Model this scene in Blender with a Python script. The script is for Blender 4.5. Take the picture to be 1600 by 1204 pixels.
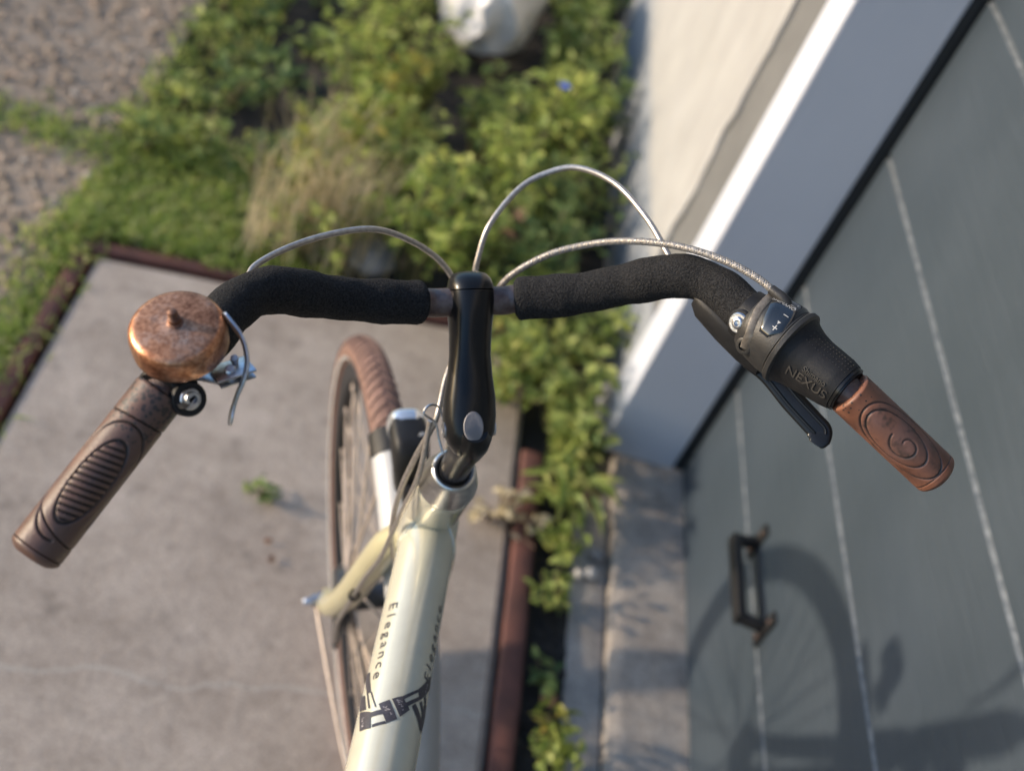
import bpy, bmesh, math, random
import numpy as np
from mathutils import Vector, Matrix
from mathutils import noise as mnoise

for _o in list(bpy.data.objects):
    bpy.data.objects.remove(_o, do_unlink=True)
scene = bpy.context.scene
COL = scene.collection
R = math.radians

# ------------------------------------------------------------------ camera
cd = bpy.data.cameras.new('camera'); cam = bpy.data.objects.new('camera', cd); COL.objects.link(cam)
cam.matrix_world = Matrix(((0.946, -0.286, -0.155, 0.0),
                           (0.086, 0.681, -0.727, 0.0),
                           (0.314, 0.674, 0.669, 1.65),
                           (0, 0, 0, 1)))
cd.sensor_width = 36.0; cd.lens = 42.08
cd.clip_start = 0.02; cd.clip_end = 200
cd.dof.use_dof = True; cd.dof.focus_distance = 0.835; cd.dof.aperture_fstop = 4.2
scene.camera = cam

# ------------------------------------------------------------------ sky and sun
SUN_EL = R(12.7); SUN_ROT = R(269.5)
w = bpy.data.worlds.new('World'); scene.world = w; w.use_nodes = True
wn = w.node_tree.nodes; wl = w.node_tree.links
sky = wn.new('ShaderNodeTexSky'); sky.sky_type = 'NISHITA'; sky.sun_disc = False
sky.sun_elevation = SUN_EL; sky.sun_rotation = SUN_ROT
sky.air_density = 1.0; sky.dust_density = 1.3; sky.ozone_density = 3.2
wl.new(sky.outputs[0], wn['Background'].inputs[0]); wn['Background'].inputs[1].default_value = 0.15
sl = bpy.data.lights.new('sun', 'SUN'); sl.energy = 2.0; sl.angle = R(1.6); sl.color = (1.0, 0.82, 0.62)
sun = bpy.data.objects.new('sun', sl); COL.objects.link(sun)
sun_to = Vector((math.sin(SUN_ROT) * math.cos(SUN_EL), math.cos(SUN_ROT) * math.cos(SUN_EL), math.sin(SUN_EL)))
sun.rotation_euler = sun_to.to_track_quat('Z', 'Y').to_euler(); sun.location = sun_to * 20

vs = scene.view_settings
vs.view_transform = 'Standard'; vs.look = 'None'; vs.gamma = 1.0; vs.use_curve_mapping = False; vs.exposure = 1.3

# ------------------------------------------------------------------ materials
def mat(name, base, rough=0.5, metal=0.0, var=None, vscale=20.0, bump=0.0, bscale=200.0, coat=0.0, spec=0.5,
        attr=None, attr_col=None, vdetail=5.0, coords='Object', stretch=None):
    m = bpy.data.materials.new(name); m.use_nodes = True
    nt = m.node_tree; nd = nt.nodes; lk = nt.links; b = nd['Principled BSDF']
    b.inputs['Roughness'].default_value = rough; b.inputs['Metallic'].default_value = metal
    b.inputs['Coat Weight'].default_value = coat; b.inputs['Coat Roughness'].default_value = 0.12
    b.inputs['Specular IOR Level'].default_value = spec
    b.inputs['Base Color'].default_value = (*base, 1)
    tc = nd.new('ShaderNodeTexCoord'); vec = tc.outputs[coords]
    if stretch:
        mp = nd.new('ShaderNodeMapping'); mp.inputs['Scale'].default_value = stretch
        lk.new(vec, mp.inputs['Vector']); vec = mp.outputs[0]
    out = None
    if var:
        nz = nd.new('ShaderNodeTexNoise'); nz.inputs['Scale'].default_value = vscale; nz.inputs['Detail'].default_value = vdetail
        nz.inputs['Roughness'].default_value = 0.65
        lk.new(vec, nz.inputs['Vector'])
        cr = nd.new('ShaderNodeValToRGB'); e = cr.color_ramp.elements
        e[0].position = 0.32; e[1].position = 0.68
        e[0].color = (*var, 1); e[1].color = (*base, 1)
        lk.new(nz.outputs[0], cr.inputs[0]); out = cr.outputs[0]
    if attr:
        at = nd.new('ShaderNodeAttribute'); at.attribute_name = attr
        mx = nd.new('ShaderNodeMix'); mx.data_type = 'RGBA'
        lk.new(at.outputs['Fac'], mx.inputs[0])
        if out: lk.new(out, mx.inputs[6])
        else: mx.inputs[6].default_value = (*base, 1)
        mx.inputs[7].default_value = (*attr_col, 1); out = mx.outputs[2]
    if out: lk.new(out, b.inputs['Base Color'])
    if bump:
        n2 = nd.new('ShaderNodeTexNoise'); n2.inputs['Scale'].default_value = bscale; n2.inputs['Detail'].default_value = 4
        lk.new(vec, n2.inputs['Vector'])
        bp = nd.new('ShaderNodeBump'); bp.inputs['Strength'].default_value = bump; bp.inputs['Distance'].default_value = 0.002
        lk.new(n2.outputs[0], bp.inputs['Height']); lk.new(bp.outputs[0], b.inputs['Normal'])
    return m

def node_mat(name):
    m = bpy.data.materials.new(name); m.use_nodes = True
    return m, m.node_tree.nodes, m.node_tree.links, m.node_tree.nodes['Principled BSDF']

def leaf_mat(name, c0, c1, c2, trans=0.46):
    """leaf colour runs over three tints by the leaf's own random value"""
    m, nd, lk, b = node_mat(name)
    at = nd.new('ShaderNodeAttribute'); at.attribute_name = 'tint'
    cr = nd.new('ShaderNodeValToRGB'); e = cr.color_ramp.elements
    e[0].color = (*c0, 1); e[1].color = (*c2, 1); e.new(0.5).color = (*c1, 1)
    lk.new(at.outputs['Fac'], cr.inputs[0]); lk.new(cr.outputs[0], b.inputs['Base Color'])
    b.inputs['Roughness'].default_value = 0.5; b.inputs['Specular IOR Level'].default_value = 0.35
    tr = nd.new('ShaderNodeBsdfTranslucent'); lk.new(cr.outputs[0], tr.inputs[0])
    mx = nd.new('ShaderNodeMixShader'); mx.inputs[0].default_value = trans
    lk.new(b.outputs[0], mx.inputs[1]); lk.new(tr.outputs[0], mx.inputs[2])
    lk.new(mx.outputs[0], nd['Material Output'].inputs[0])
    return m

M = {}
M['foam'] = mat('foam', (0.030, 0.030, 0.031), 0.95, var=(0.007, 0.007, 0.008), vscale=620, bump=1.0, bscale=700, spec=0.2, vdetail=2)
M['bar_steel'] = mat('bar_steel', (0.16, 0.13, 0.125), 0.45, 0.6, var=(0.085, 0.055, 0.05), vscale=90, bump=0.2, bscale=400)
M['gloss_black'] = mat('gloss_black', (0.004, 0.004, 0.0045), 0.30, 0.0, var=(0.007, 0.007, 0.0075), vscale=60, bump=0.02, bscale=300, coat=0.1, spec=0.32)
M['satin_black'] = mat('satin_black', (0.013, 0.013, 0.014), 0.50, 0.0, var=(0.008, 0.008, 0.009), vscale=120, bump=0.12, bscale=900, spec=0.3)
M['shift_body'] = mat('shift_body', (0.028, 0.027, 0.026), 0.48, 0.0, var=(0.012, 0.012, 0.013), vscale=70, bump=0.15, bscale=900)
M['worn_edge'] = mat('worn_edge', (0.22, 0.195, 0.165), 0.42, 0.3, var=(0.10, 0.085, 0.07), vscale=180, bump=0.1, bscale=800)
M['window_tint'] = mat('window_tint', (0.012, 0.015, 0.020), 0.10, coat=0.6)
M['grey_plug'] = mat('grey_plug', (0.17, 0.165, 0.175), 0.5, 0.0, bump=0.05, bscale=600)
M['aluminium'] = mat('aluminium', (0.78, 0.76, 0.73), 0.30, 1.0, var=(0.42, 0.41, 0.40), vscale=60, bump=0.05, bscale=500)
M['steel'] = mat('steel', (0.60, 0.62, 0.66), 0.3, 1.0, var=(0.36, 0.36, 0.38), vscale=220, bump=0.15, bscale=700)
M['cable'] = mat('cable', (0.50, 0.465, 0.43), 0.34, 0.75, var=(0.33, 0.30, 0.27), vscale=300)
M['frame_paint'] = mat('frame_paint', (0.62, 0.595, 0.475), 0.27, 0.30, var=(0.56, 0.535, 0.425), vscale=22, coat=0.7, bump=0.02, bscale=120)
M['fork_paint'] = mat('fork_paint', (0.51, 0.47, 0.295), 0.34, 0.2, var=(0.46, 0.42, 0.26), vscale=14, coat=0.4)
M['white_plastic'] = mat('white_plastic', (0.42, 0.42, 0.42), 0.35, var=(0.37, 0.37, 0.37), vscale=18, coat=0.2)
M['lamp_lens'] = mat('lamp_lens', (0.62, 0.63, 0.65), 0.12, 0.75)
M['decal'] = mat('decal', (0.030, 0.028, 0.036), 0.4, var=(0.06, 0.055, 0.065), vscale=400)
M['decal_mark'] = mat('decal_mark', (0.30, 0.28, 0.29), 0.4)
M['print_white'] = mat('print_white', (0.36, 0.36, 0.36), 0.5)
M['emboss'] = mat('emboss', (0.045, 0.041, 0.037), 0.45)
M['tyre'] = mat('tyre', (0.205, 0.118, 0.092), 0.75, var=(0.140, 0.078, 0.060), vscale=40, bump=0.2, bscale=500)
M['reflector'] = mat('reflector', (0.42, 0.41, 0.40), 0.5, 0.2)
M['rim'] = mat('rim', (0.018, 0.018, 0.019), 0.4, 0.4)
M['braid'] = mat('braid', (0.36, 0.34, 0.32), 0.55, 0.4, var=(0.24, 0.22, 0.20), vscale=300)
M['spoke'] = mat('spoke', (0.60, 0.50, 0.42), 0.4, 0.35, var=(0.48, 0.39, 0.32), vscale=60)
M['hub'] = mat('hub', (0.10, 0.10, 0.105), 0.42, 0.7, var=(0.05, 0.05, 0.05), vscale=60)
M['seal'] = mat('seal', (0.014, 0.016, 0.018), 0.7, bump=0.3, bscale=80)
M['handle'] = mat('handle', (0.016, 0.016, 0.017), 0.42, 0.2, bump=0.15, bscale=500)
M['copper'] = mat('copper', (0.14, 0.075, 0.055), 0.6, 0.3, var=(0.05, 0.03, 0.025), vscale=300)
M['rust'] = mat('rust', (0.150, 0.060, 0.045), 0.85, var=(0.080, 0.036, 0.029), vscale=14, bump=0.4, bscale=160)
M['soil'] = mat('soil', (0.045, 0.038, 0.032), 0.95, var=(0.016, 0.015, 0.015), vscale=22, bump=0.9, bscale=60)
M['dead_leaf'] = mat('dead_leaf', (0.36, 0.19, 0.11), 0.7, var=(0.24, 0.11, 0.06), vscale=60)
M['stem_green'] = mat('stem_green', (0.09, 0.11, 0.035), 0.7, var=(0.10, 0.07, 0.035), vscale=40)
M['twig'] = mat('twig', (0.16, 0.10, 0.065), 0.85, var=(0.09, 0.055, 0.04), vscale=60)
M['flower_blue'] = mat('flower_blue', (0.04, 0.10, 0.55), 0.55)
M['stone'] = mat('stone', (0.34, 0.32, 0.31), 0.85, var=(0.20, 0.19, 0.19), vscale=30, bump=0.5, bscale=120)
M['white_stone'] = mat('white_stone', (0.62, 0.60, 0.57), 0.8, var=(0.45, 0.43, 0.41), vscale=60, bump=0.3, bscale=150)
M['sack'] = mat('sack', (0.60, 0.60, 0.61), 0.4, var=(0.54, 0.54, 0.55), vscale=9, bump=0.5, bscale=24)
M['leaf_mid'] = leaf_mat('leaf_mid', (0.130, 0.190, 0.050), (0.310, 0.375, 0.098), (0.56, 0.56, 0.20))
M['leaf_dark'] = leaf_mat('leaf_dark', (0.075, 0.132, 0.048), (0.165, 0.240, 0.075), (0.32, 0.39, 0.125))
M['leaf_yellow'] = leaf_mat('leaf_yellow', (0.14, 0.19, 0.04), (0.30, 0.32, 0.07), (0.55, 0.44, 0.10))
M['leaf_lime'] = leaf_mat('leaf_lime', (0.17, 0.25, 0.055), (0.36, 0.43, 0.10), (0.60, 0.60, 0.18))
M['grass'] = leaf_mat('grass', (0.17, 0.27, 0.048), (0.38, 0.46, 0.105), (0.66, 0.61, 0.30), 0.5)
M['dry_grass'] = leaf_mat('dry_grass', (0.40, 0.34, 0.20), (0.58, 0.49, 0.31), (0.70, 0.60, 0.42), 0.4)
M['pebble'] = None

def concrete_mat(name, c0, c1, c2, crack=None):
    m, nd, lk, b = node_mat(name)
    tc = nd.new('ShaderNodeTexCoord')
    n1 = nd.new('ShaderNodeTexNoise'); n1.inputs['Scale'].default_value = 4.5; n1.inputs['Detail'].default_value = 8; n1.inputs['Roughness'].default_value = 0.7
    n2 = nd.new('ShaderNodeTexNoise'); n2.inputs['Scale'].default_value = 34; n2.inputs['Detail'].default_value = 8; n2.inputs['Roughness'].default_value = 0.75
    lk.new(tc.outputs['Object'], n1.inputs[0]); lk.new(tc.outputs['Object'], n2.inputs[0])
    cr = nd.new('ShaderNodeValToRGB'); e = cr.color_ramp.elements
    e[0].position = 0.3; e[0].color = (*c0, 1); e[1].position = 0.72; e[1].color = (*c2, 1); e.new(0.5).color = (*c1, 1)
    ad = nd.new('ShaderNodeMath'); ad.operation = 'MULTIPLY_ADD'; ad.inputs[1].default_value = 0.62
    sc = nd.new('ShaderNodeMath'); sc.operation = 'MULTIPLY'; sc.inputs[1].default_value = 0.40
    lk.new(n2.outputs[0], sc.inputs[0]); lk.new(n1.outputs[0], ad.inputs[0]); lk.new(sc.outputs[0], ad.inputs[2])
    lk.new(ad.outputs[0], cr.inputs[0]); col = cr.outputs[0]
    if crack:
        # hairline crack: |y - (a + b x) + noise| small
        sp = nd.new('ShaderNodeSeparateXYZ'); lk.new(tc.outputs['Object'], sp.inputs[0])
        n3 = nd.new('ShaderNodeTexNoise'); n3.inputs['Scale'].default_value = 7; n3.inputs['Detail'].default_value = 5
        lk.new(tc.outputs['Object'], n3.inputs[0])
        a = nd.new('ShaderNodeMath'); a.operation = 'MULTIPLY_ADD'; a.inputs[1].default_value = -crack[1]; lk.new(sp.outputs[0], a.inputs[0]); lk.new(sp.outputs[1], a.inputs[2])
        c = nd.new('ShaderNodeMath'); c.operation = 'MULTIPLY_ADD'; c.inputs[1].default_value = 0.10; c.inputs[2].default_value = -crack[0] - 0.05
        lk.new(n3.outputs[0], c.inputs[0])
        d = nd.new('ShaderNodeMath'); d.operation = 'ADD'; lk.new(a.outputs[0], d.inputs[0]); lk.new(c.outputs[0], d.inputs[1])
        f = nd.new('ShaderNodeMath'); f.operation = 'ABSOLUTE'; lk.new(d.outputs[0], f.inputs[0])
        g = nd.new('ShaderNodeMapRange'); g.inputs[1].default_value = 0.001; g.inputs[2].default_value = 0.006; g.inputs[3].default_value = 0.55; g.inputs[4].default_value = 0
        lk.new(f.outputs[0], g.inputs[0])
        mx = nd.new('ShaderNodeMix'); mx.data_type = 'RGBA'; lk.new(g.outputs[0], mx.inputs[0]); lk.new(col, mx.inputs[6])
        mx.inputs[7].default_value = (0.50, 0.45, 0.39, 1); col = mx.outputs[2]
    n4 = nd.new('ShaderNodeTexNoise'); n4.inputs['Scale'].default_value = 240; n4.inputs['Detail'].default_value = 3; lk.new(tc.outputs['Object'], n4.inputs[0])
    r4 = nd.new('ShaderNodeMapRange'); r4.inputs[1].default_value = 0.3; r4.inputs[2].default_value = 0.7; r4.inputs[3].default_value = 0.72; r4.inputs[4].default_value = 1.22; lk.new(n4.outputs[0], r4.inputs[0])
    n5 = nd.new('ShaderNodeTexNoise'); n5.inputs['Scale'].default_value = 13; n5.inputs['Detail'].default_value = 4; lk.new(tc.outputs['Object'], n5.inputs[0])
    r5 = nd.new('ShaderNodeMapRange'); r5.inputs[1].default_value = 0.60; r5.inputs[2].default_value = 0.72; r5.inputs[3].default_value = 1.0; r5.inputs[4].default_value = 0.70; lk.new(n5.outputs[0], r5.inputs[0])
    m4 = nd.new('ShaderNodeMath'); m4.operation = 'MULTIPLY'; lk.new(r4.outputs[0], m4.inputs[0]); lk.new(r5.outputs[0], m4.inputs[1])
    vm = nd.new('ShaderNodeVectorMath'); vm.operation = 'SCALE'; lk.new(col, vm.inputs[0]); lk.new(m4.outputs[0], vm.inputs['Scale']); col = vm.outputs[0]
    lk.new(col, b.inputs['Base Color']); b.inputs['Roughness'].default_value = 0.9
    bp = nd.new('ShaderNodeBump'); bp.inputs['Strength'].default_value = 0.5; bp.inputs['Distance'].default_value = 0.004
    lk.new(n2.outputs[0], bp.inputs['Height']); lk.new(bp.outputs[0], b.inputs['Normal'])
    return m
M['concrete'] = concrete_mat('concrete', (0.235, 0.185, 0.145), (0.42, 0.345, 0.28), (0.60, 0.505, 0.42), crack=(0.972, 0.18))
M['step_concrete'] = concrete_mat('step_concrete', (0.17, 0.145, 0.125), (0.33, 0.29, 0.25), (0.46, 0.415, 0.365))
M['gutter'] = concrete_mat('gutter', (0.20, 0.18, 0.16), (0.33, 0.305, 0.275), (0.46, 0.43, 0.39))
M['gravel_bed'] = concrete_mat('gravel_bed', (0.21, 0.16, 0.115), (0.32, 0.25, 0.185), (0.42, 0.34, 0.26))

def pebble_mat():
    m, nd, lk, b = node_mat('pebble')
    at = nd.new('ShaderNodeAttribute'); at.attribute_name = 'tint'
    cr = nd.new('ShaderNodeValToRGB'); e = cr.color_ramp.elements
    e[0].color = (0.22, 0.165, 0.115, 1); e[1].color = (0.60, 0.54, 0.45, 1)
    e.new(0.35).color = (0.29, 0.22, 0.155, 1); e.new(0.7).color = (0.36, 0.275, 0.195, 1); e.new(0.9).color = (0.42, 0.29, 0.20, 1)
    lk.new(at.outputs['Fac'], cr.inputs[0]); lk.new(cr.outputs[0], b.inputs['Base Color']); b.inputs['Roughness'].default_value = 0.85
    return m
M['pebble'] = pebble_mat()

def ground_mat():
    m, nd, lk, b = node_mat('earth')
    tc = nd.new('ShaderNodeTexCoord')
    n1 = nd.new('ShaderNodeTexNoise'); n1.inputs['Scale'].default_value = 3; n1.inputs['Detail'].default_value = 8
    lk.new(tc.outputs['Object'], n1.inputs[0])
    cr = nd.new('ShaderNodeValToRGB'); e = cr.color_ramp.elements
    e[0].position = 0.35; e[0].color = (0.030, 0.032, 0.026, 1); e[1].position = 0.7; e[1].color = (0.085, 0.075, 0.055, 1)
    lk.new(n1.outputs[0], cr.inputs[0]); lk.new(cr.outputs[0], b.inputs['Base Color']); b.inputs['Roughness'].default_value = 0.95
    n2 = nd.new('ShaderNodeTexNoise'); n2.inputs['Scale'].default_value = 70; n2.inputs['Detail'].default_value = 5
    lk.new(tc.outputs['Object'], n2.inputs[0])
    bp = nd.new('ShaderNodeBump'); bp.inputs['Strength'].default_value = 0.8; bp.inputs['Distance'].default_value = 0.01
    lk.new(n2.outputs[0], bp.inputs['Height']); lk.new(bp.outputs[0], b.inputs['Normal'])
    return m
M['earth'] = ground_mat()

def paint_mat(name, c0, c1, rough, nscale, stretch, bumpstr, bdist=0.002, bscale=60, speck=None):
    """brushed house paint: broad tone drift + stretched brush relief + a few chips"""
    m, nd, lk, b = node_mat(name)
    tc = nd.new('ShaderNodeTexCoord')
    n1 = nd.new('ShaderNodeTexNoise'); n1.inputs['Scale'].default_value = nscale; n1.inputs['Detail'].default_value = 6
    lk.new(tc.outputs['Object'], n1.inputs[0])
    cr = nd.new('ShaderNodeValToRGB'); e = cr.color_ramp.elements
    e[0].position = 0.3; e[0].color = (*c0, 1); e[1].position = 0.7; e[1].color = (*c1, 1)
    lk.new(n1.outputs[0], cr.inputs[0]); col = cr.outputs[0]
    if speck:
        v = nd.new('ShaderNodeTexVoronoi'); v.inputs['Scale'].default_value = 28
        lk.new(tc.outputs['Object'], v.inputs['Vector'])
        lt = nd.new('ShaderNodeMath'); lt.operation = 'LESS_THAN'; lt.inputs[1].default_value = 0.022
        lk.new(v.outputs['Distance'], lt.inputs[0])
        mx = nd.new('ShaderNodeMix'); mx.data_type = 'RGBA'; lk.new(lt.outputs[0], mx.inputs[0]); lk.new(col, mx.inputs[6])
        mx.inputs[7].default_value = (*speck, 1); col = mx.outputs[2]
    lk.new(col, b.inputs['Base Color'])
    b.inputs['Roughness'].default_value = rough
    mp = nd.new('ShaderNodeMapping'); mp.inputs['Scale'].default_value = stretch; lk.new(tc.outputs['Object'], mp.inputs[0])
    n2 = nd.new('ShaderNodeTexNoise'); n2.inputs['Scale'].default_value = bscale; n2.inputs['Detail'].default_value = 5
    lk.new(mp.outputs[0], n2.inputs[0])
    bp = nd.new('ShaderNodeBump'); bp.inputs['Strength'].default_value = bumpstr; bp.inputs['Distance'].default_value = bdist
    lk.new(n2.outputs[0], bp.inputs['Height']); lk.new(bp.outputs[0], b.inputs['Normal'])
    return m
M['door_paint'] = paint_mat('door_paint', (0.030, 0.0425, 0.056), (0.040, 0.054, 0.070), 0.46, 5.0, (1, 0.10, 1), 0.5, 0.003, 80, speck=(0.12, 0.13, 0.14))
M['door_bevel'] = paint_mat('door_bevel', (0.055, 0.068, 0.08), (0.18, 0.195, 0.21), 0.6, 60, (1, 0.10, 1), 0.5, 0.002, 120)  # worn paint, made paler too for the skylight the chamfer catches
M['post_paint'] = paint_mat('post_paint', (0.47, 0.495, 0.56), (0.51, 0.535, 0.60), 0.42, 4, (1, 1, 0.1), 0.12, 0.002, 60)
M['render'] = paint_mat('render', (0.275, 0.270, 0.262), (0.33, 0.325, 0.315), 0.85, 9, (0.5, 1, 0.35), 0.8, 0.006, 34)
M['cement'] = mat('cement', (0.135, 0.135, 0.132), 0.85, var=(0.105, 0.105, 0.103), vscale=10, bump=0.4, bscale=90)
M['plinth'] = paint_mat('plinth', (0.20, 0.215, 0.235), (0.25, 0.265, 0.285), 0.75, 5, (1, 1, 1), 0.4, 0.004, 40)

def grip_mat(name, a, b_, dirt, speck_amt, tone):
    m, nd, lk, b = node_mat(name)
    tc = nd.new('ShaderNodeTexCoord')
    n1 = nd.new('ShaderNodeTexNoise'); n1.inputs['Scale'].default_value = 55; n1.inputs['Detail'].default_value = 6
    lk.new(tc.outputs['Object'], n1.inputs[0])
    cr = nd.new('ShaderNodeValToRGB'); e = cr.color_ramp.elements
    e[0].position = 0.34; e[0].color = (*a, 1); e[1].position = 0.66; e[1].color = (*b_, 1)
    lk.new(n1.outputs[0], cr.inputs[0])
    a3 = nd.new('ShaderNodeAttribute'); a3.attribute_name = 'tone'
    m3 = nd.new('ShaderNodeMix'); m3.data_type = 'RGBA'; lk.new(a3.outputs['Fac'], m3.inputs[0]); lk.new(cr.outputs[0], m3.inputs[6]); m3.inputs[7].default_value = (*tone, 1)
    at = nd.new('ShaderNodeAttribute'); at.attribute_name = 'dirt'
    mx = nd.new('ShaderNodeMix'); mx.data_type = 'RGBA'; lk.new(at.outputs['Fac'], mx.inputs[0]); lk.new(m3.outputs[2], mx.inputs[6]); mx.inputs[7].default_value = (*dirt, 1)
    at2 = nd.new('ShaderNodeAttribute'); at2.attribute_name = 'speck'
    v = nd.new('ShaderNodeTexVoronoi'); v.inputs['Scale'].default_value = 300; lk.new(tc.outputs['Object'], v.inputs['Vector'])
    n3 = nd.new('ShaderNodeTexNoise'); n3.inputs['Scale'].default_value = 150; n3.inputs['Detail'].default_value = 2; lk.new(tc.outputs['Object'], n3.inputs[0])
    th = nd.new('ShaderNodeMath'); th.operation = 'MULTIPLY'; lk.new(at2.outputs['Fac'], th.inputs[0]); lk.new(n3.outputs[0], th.inputs[1])
    t2 = nd.new('ShaderNodeMath'); t2.operation = 'MULTIPLY'; t2.inputs[1].default_value = speck_amt; lk.new(th.outputs[0], t2.inputs[0])
    lt = nd.new('ShaderNodeMath'); lt.operation = 'LESS_THAN'; lk.new(v.outputs['Distance'], lt.inputs[0]); lk.new(t2.outputs[0], lt.inputs[1])
    m2 = nd.new('ShaderNodeMix'); m2.data_type = 'RGBA'; lk.new(lt.outputs[0], m2.inputs[0]); lk.new(mx.outputs[2], m2.inputs[6]); m2.inputs[7].default_value = (0.030, 0.022, 0.020, 1)
    lk.new(m2.outputs[2], b.inputs['Base Color'])
    rr = nd.new('ShaderNodeMapRange'); rr.inputs[3].default_value = 0.36; rr.inputs[4].default_value = 0.6; lk.new(n1.outputs[0], rr.inputs[0]); lk.new(rr.outputs[0], b.inputs['Roughness'])
    n2 = nd.new('ShaderNodeTexNoise'); n2.inputs['Scale'].default_value = 500; lk.new(tc.outputs['Object'], n2.inputs[0])
    bp = nd.new('ShaderNodeBump'); bp.inputs['Strength'].default_value = 0.15; bp.inputs['Distance'].default_value = 0.001
    lk.new(n2.outputs[0], bp.inputs['Height']); lk.new(bp.outputs[0], b.inputs['Normal'])
    return m
M['grip_l'] = grip_mat('grip_l', (0.066, 0.033, 0.024), (0.130, 0.066, 0.047), (0.008, 0.006, 0.006), 0.95, (0.088, 0.050, 0.040))
M['grip_r'] = grip_mat('grip_r', (0.105, 0.042, 0.025), (0.215, 0.088, 0.050), (0.036, 0.026, 0.022), 0.7, (0.165, 0.086, 0.069))

def bell_mat():
    m, nd, lk, b = node_mat('bell_copper')
    tc = nd.new('ShaderNodeTexCoord')
    n1 = nd.new('ShaderNodeTexNoise'); n1.inputs['Scale'].default_value = 26; n1.inputs['Detail'].default_value = 9; n1.inputs['Roughness'].default_value = 0.7
    n2 = nd.new('ShaderNodeTexNoise'); n2.inputs['Scale'].default_value = 420; n2.inputs['Detail'].default_value = 4
    lk.new(tc.outputs['Object'], n1.inputs[0]); lk.new(tc.outputs['Object'], n2.inputs[0])
    cr = nd.new('ShaderNodeValToRGB'); e = cr.color_ramp.elements
    e[0].position = 0.38; e[0].color = (0.15, 0.052, 0.024, 1); e[1].position = 0.70; e[1].color = (0.50, 0.35, 0.26, 1); e.new(0.5).color = (0.50, 0.235, 0.125, 1)
    lk.new(n1.outputs[0], cr.inputs[0])
    cr2 = nd.new('ShaderNodeValToRGB'); e2 = cr2.color_ramp.elements
    e2[0].position = 0.42; e2[0].color = (0.22, 0.085, 0.045, 1); e2[1].position = 0.56; e2[1].color = (1, 1, 1, 1)
    lk.new(n2.outputs[0], cr2.inputs[0])
    mx = nd.new('ShaderNodeMix'); mx.data_type = 'RGBA'; mx.blend_type = 'MULTIPLY'; mx.inputs[0].default_value = 0.42
    lk.new(cr.outputs[0], mx.inputs[6]); lk.new(cr2.outputs[0], mx.inputs[7])
    lk.new(mx.outputs[2], b.inputs['Base Color'])
    b.inputs['Metallic'].default_value = 0.78
    rr = nd.new('ShaderNodeMapRange'); rr.inputs[1].default_value = 0.3; rr.inputs[2].default_value = 0.7; rr.inputs[3].default_value = 0.42; rr.inputs[4].default_value = 0.24
    lk.new(n1.outputs[0], rr.inputs[0]); lk.new(rr.outputs[0], b.inputs['Roughness'])
    bp = nd.new('ShaderNodeBump'); bp.inputs['Strength'].default_value = 0.10; bp.inputs['Distance'].default_value = 0.001
    lk.new(n2.outputs[0], bp.inputs['Height']); lk.new(bp.outputs[0], b.inputs['Normal'])
    return m
M['bell'] = bell_mat()
M['stud'] = mat('stud', (0.20, 0.11, 0.075), 0.5, 0.6, var=(0.10, 0.045, 0.03), vscale=300)

# ------------------------------------------------------------------ object helpers
ORIGIN = {}
def tag(o, label, cat, group=None, kind=None):
    o['label'] = label
    if cat: o['category'] = cat
    if group: o['group'] = group
    if kind: o['kind'] = kind
    return o
def thing(name, loc, label, cat, group=None):
    o = bpy.data.objects.new(name, None); COL.objects.link(o); o.location = loc; o.empty_display_size = 0.05
    ORIGIN[o] = np.array(loc, float)
    return tag(o, label, cat, group)
def group_part(name, parent):
    o = bpy.data.objects.new(name, None); COL.objects.link(o); o.parent = parent; o.empty_display_size = 0.02
    ORIGIN[o] = ORIGIN[parent]
    return o
def obj(name, vf, m, parent=None, smooth=True, origin=None, attrs=None, mats=None, midx=None, auto=40):
    v, f = vf
    v = np.asarray(v, float).reshape(-1, 3)
    org = ORIGIN[parent] if parent is not None else (np.array(origin, float) if origin is not None else np.zeros(3))
    me = bpy.data.meshes.new(name)
    me.from_pydata((v - org).tolist(), [], [tuple(int(i) for i in q) for q in f])
    for mm in (mats or [m]): me.materials.append(mm)
    if midx is not None: me.polygons.foreach_set('material_index', np.asarray(midx, np.int32))
    if attrs:
        for k, (dom, arr) in attrs.items():
            a = me.attributes.new(k, 'FLOAT', dom); a.data.foreach_set('value', np.asarray(arr, np.float32))
    if smooth:
        me.polygons.foreach_set('use_smooth', np.ones(len(me.polygons), bool))
        if auto: me.set_sharp_from_angle(angle=R(auto))
    me.update()
    o = bpy.data.objects.new(name, me); COL.objects.link(o)
    if parent is not None: o.parent = parent
    elif origin is not None: o.location = origin
    ORIGIN[o] = org
    return o
def struct(name, vf, m, **k):
    o = obj(name, vf, m, **k); o['kind'] = 'structure'; return o

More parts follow.
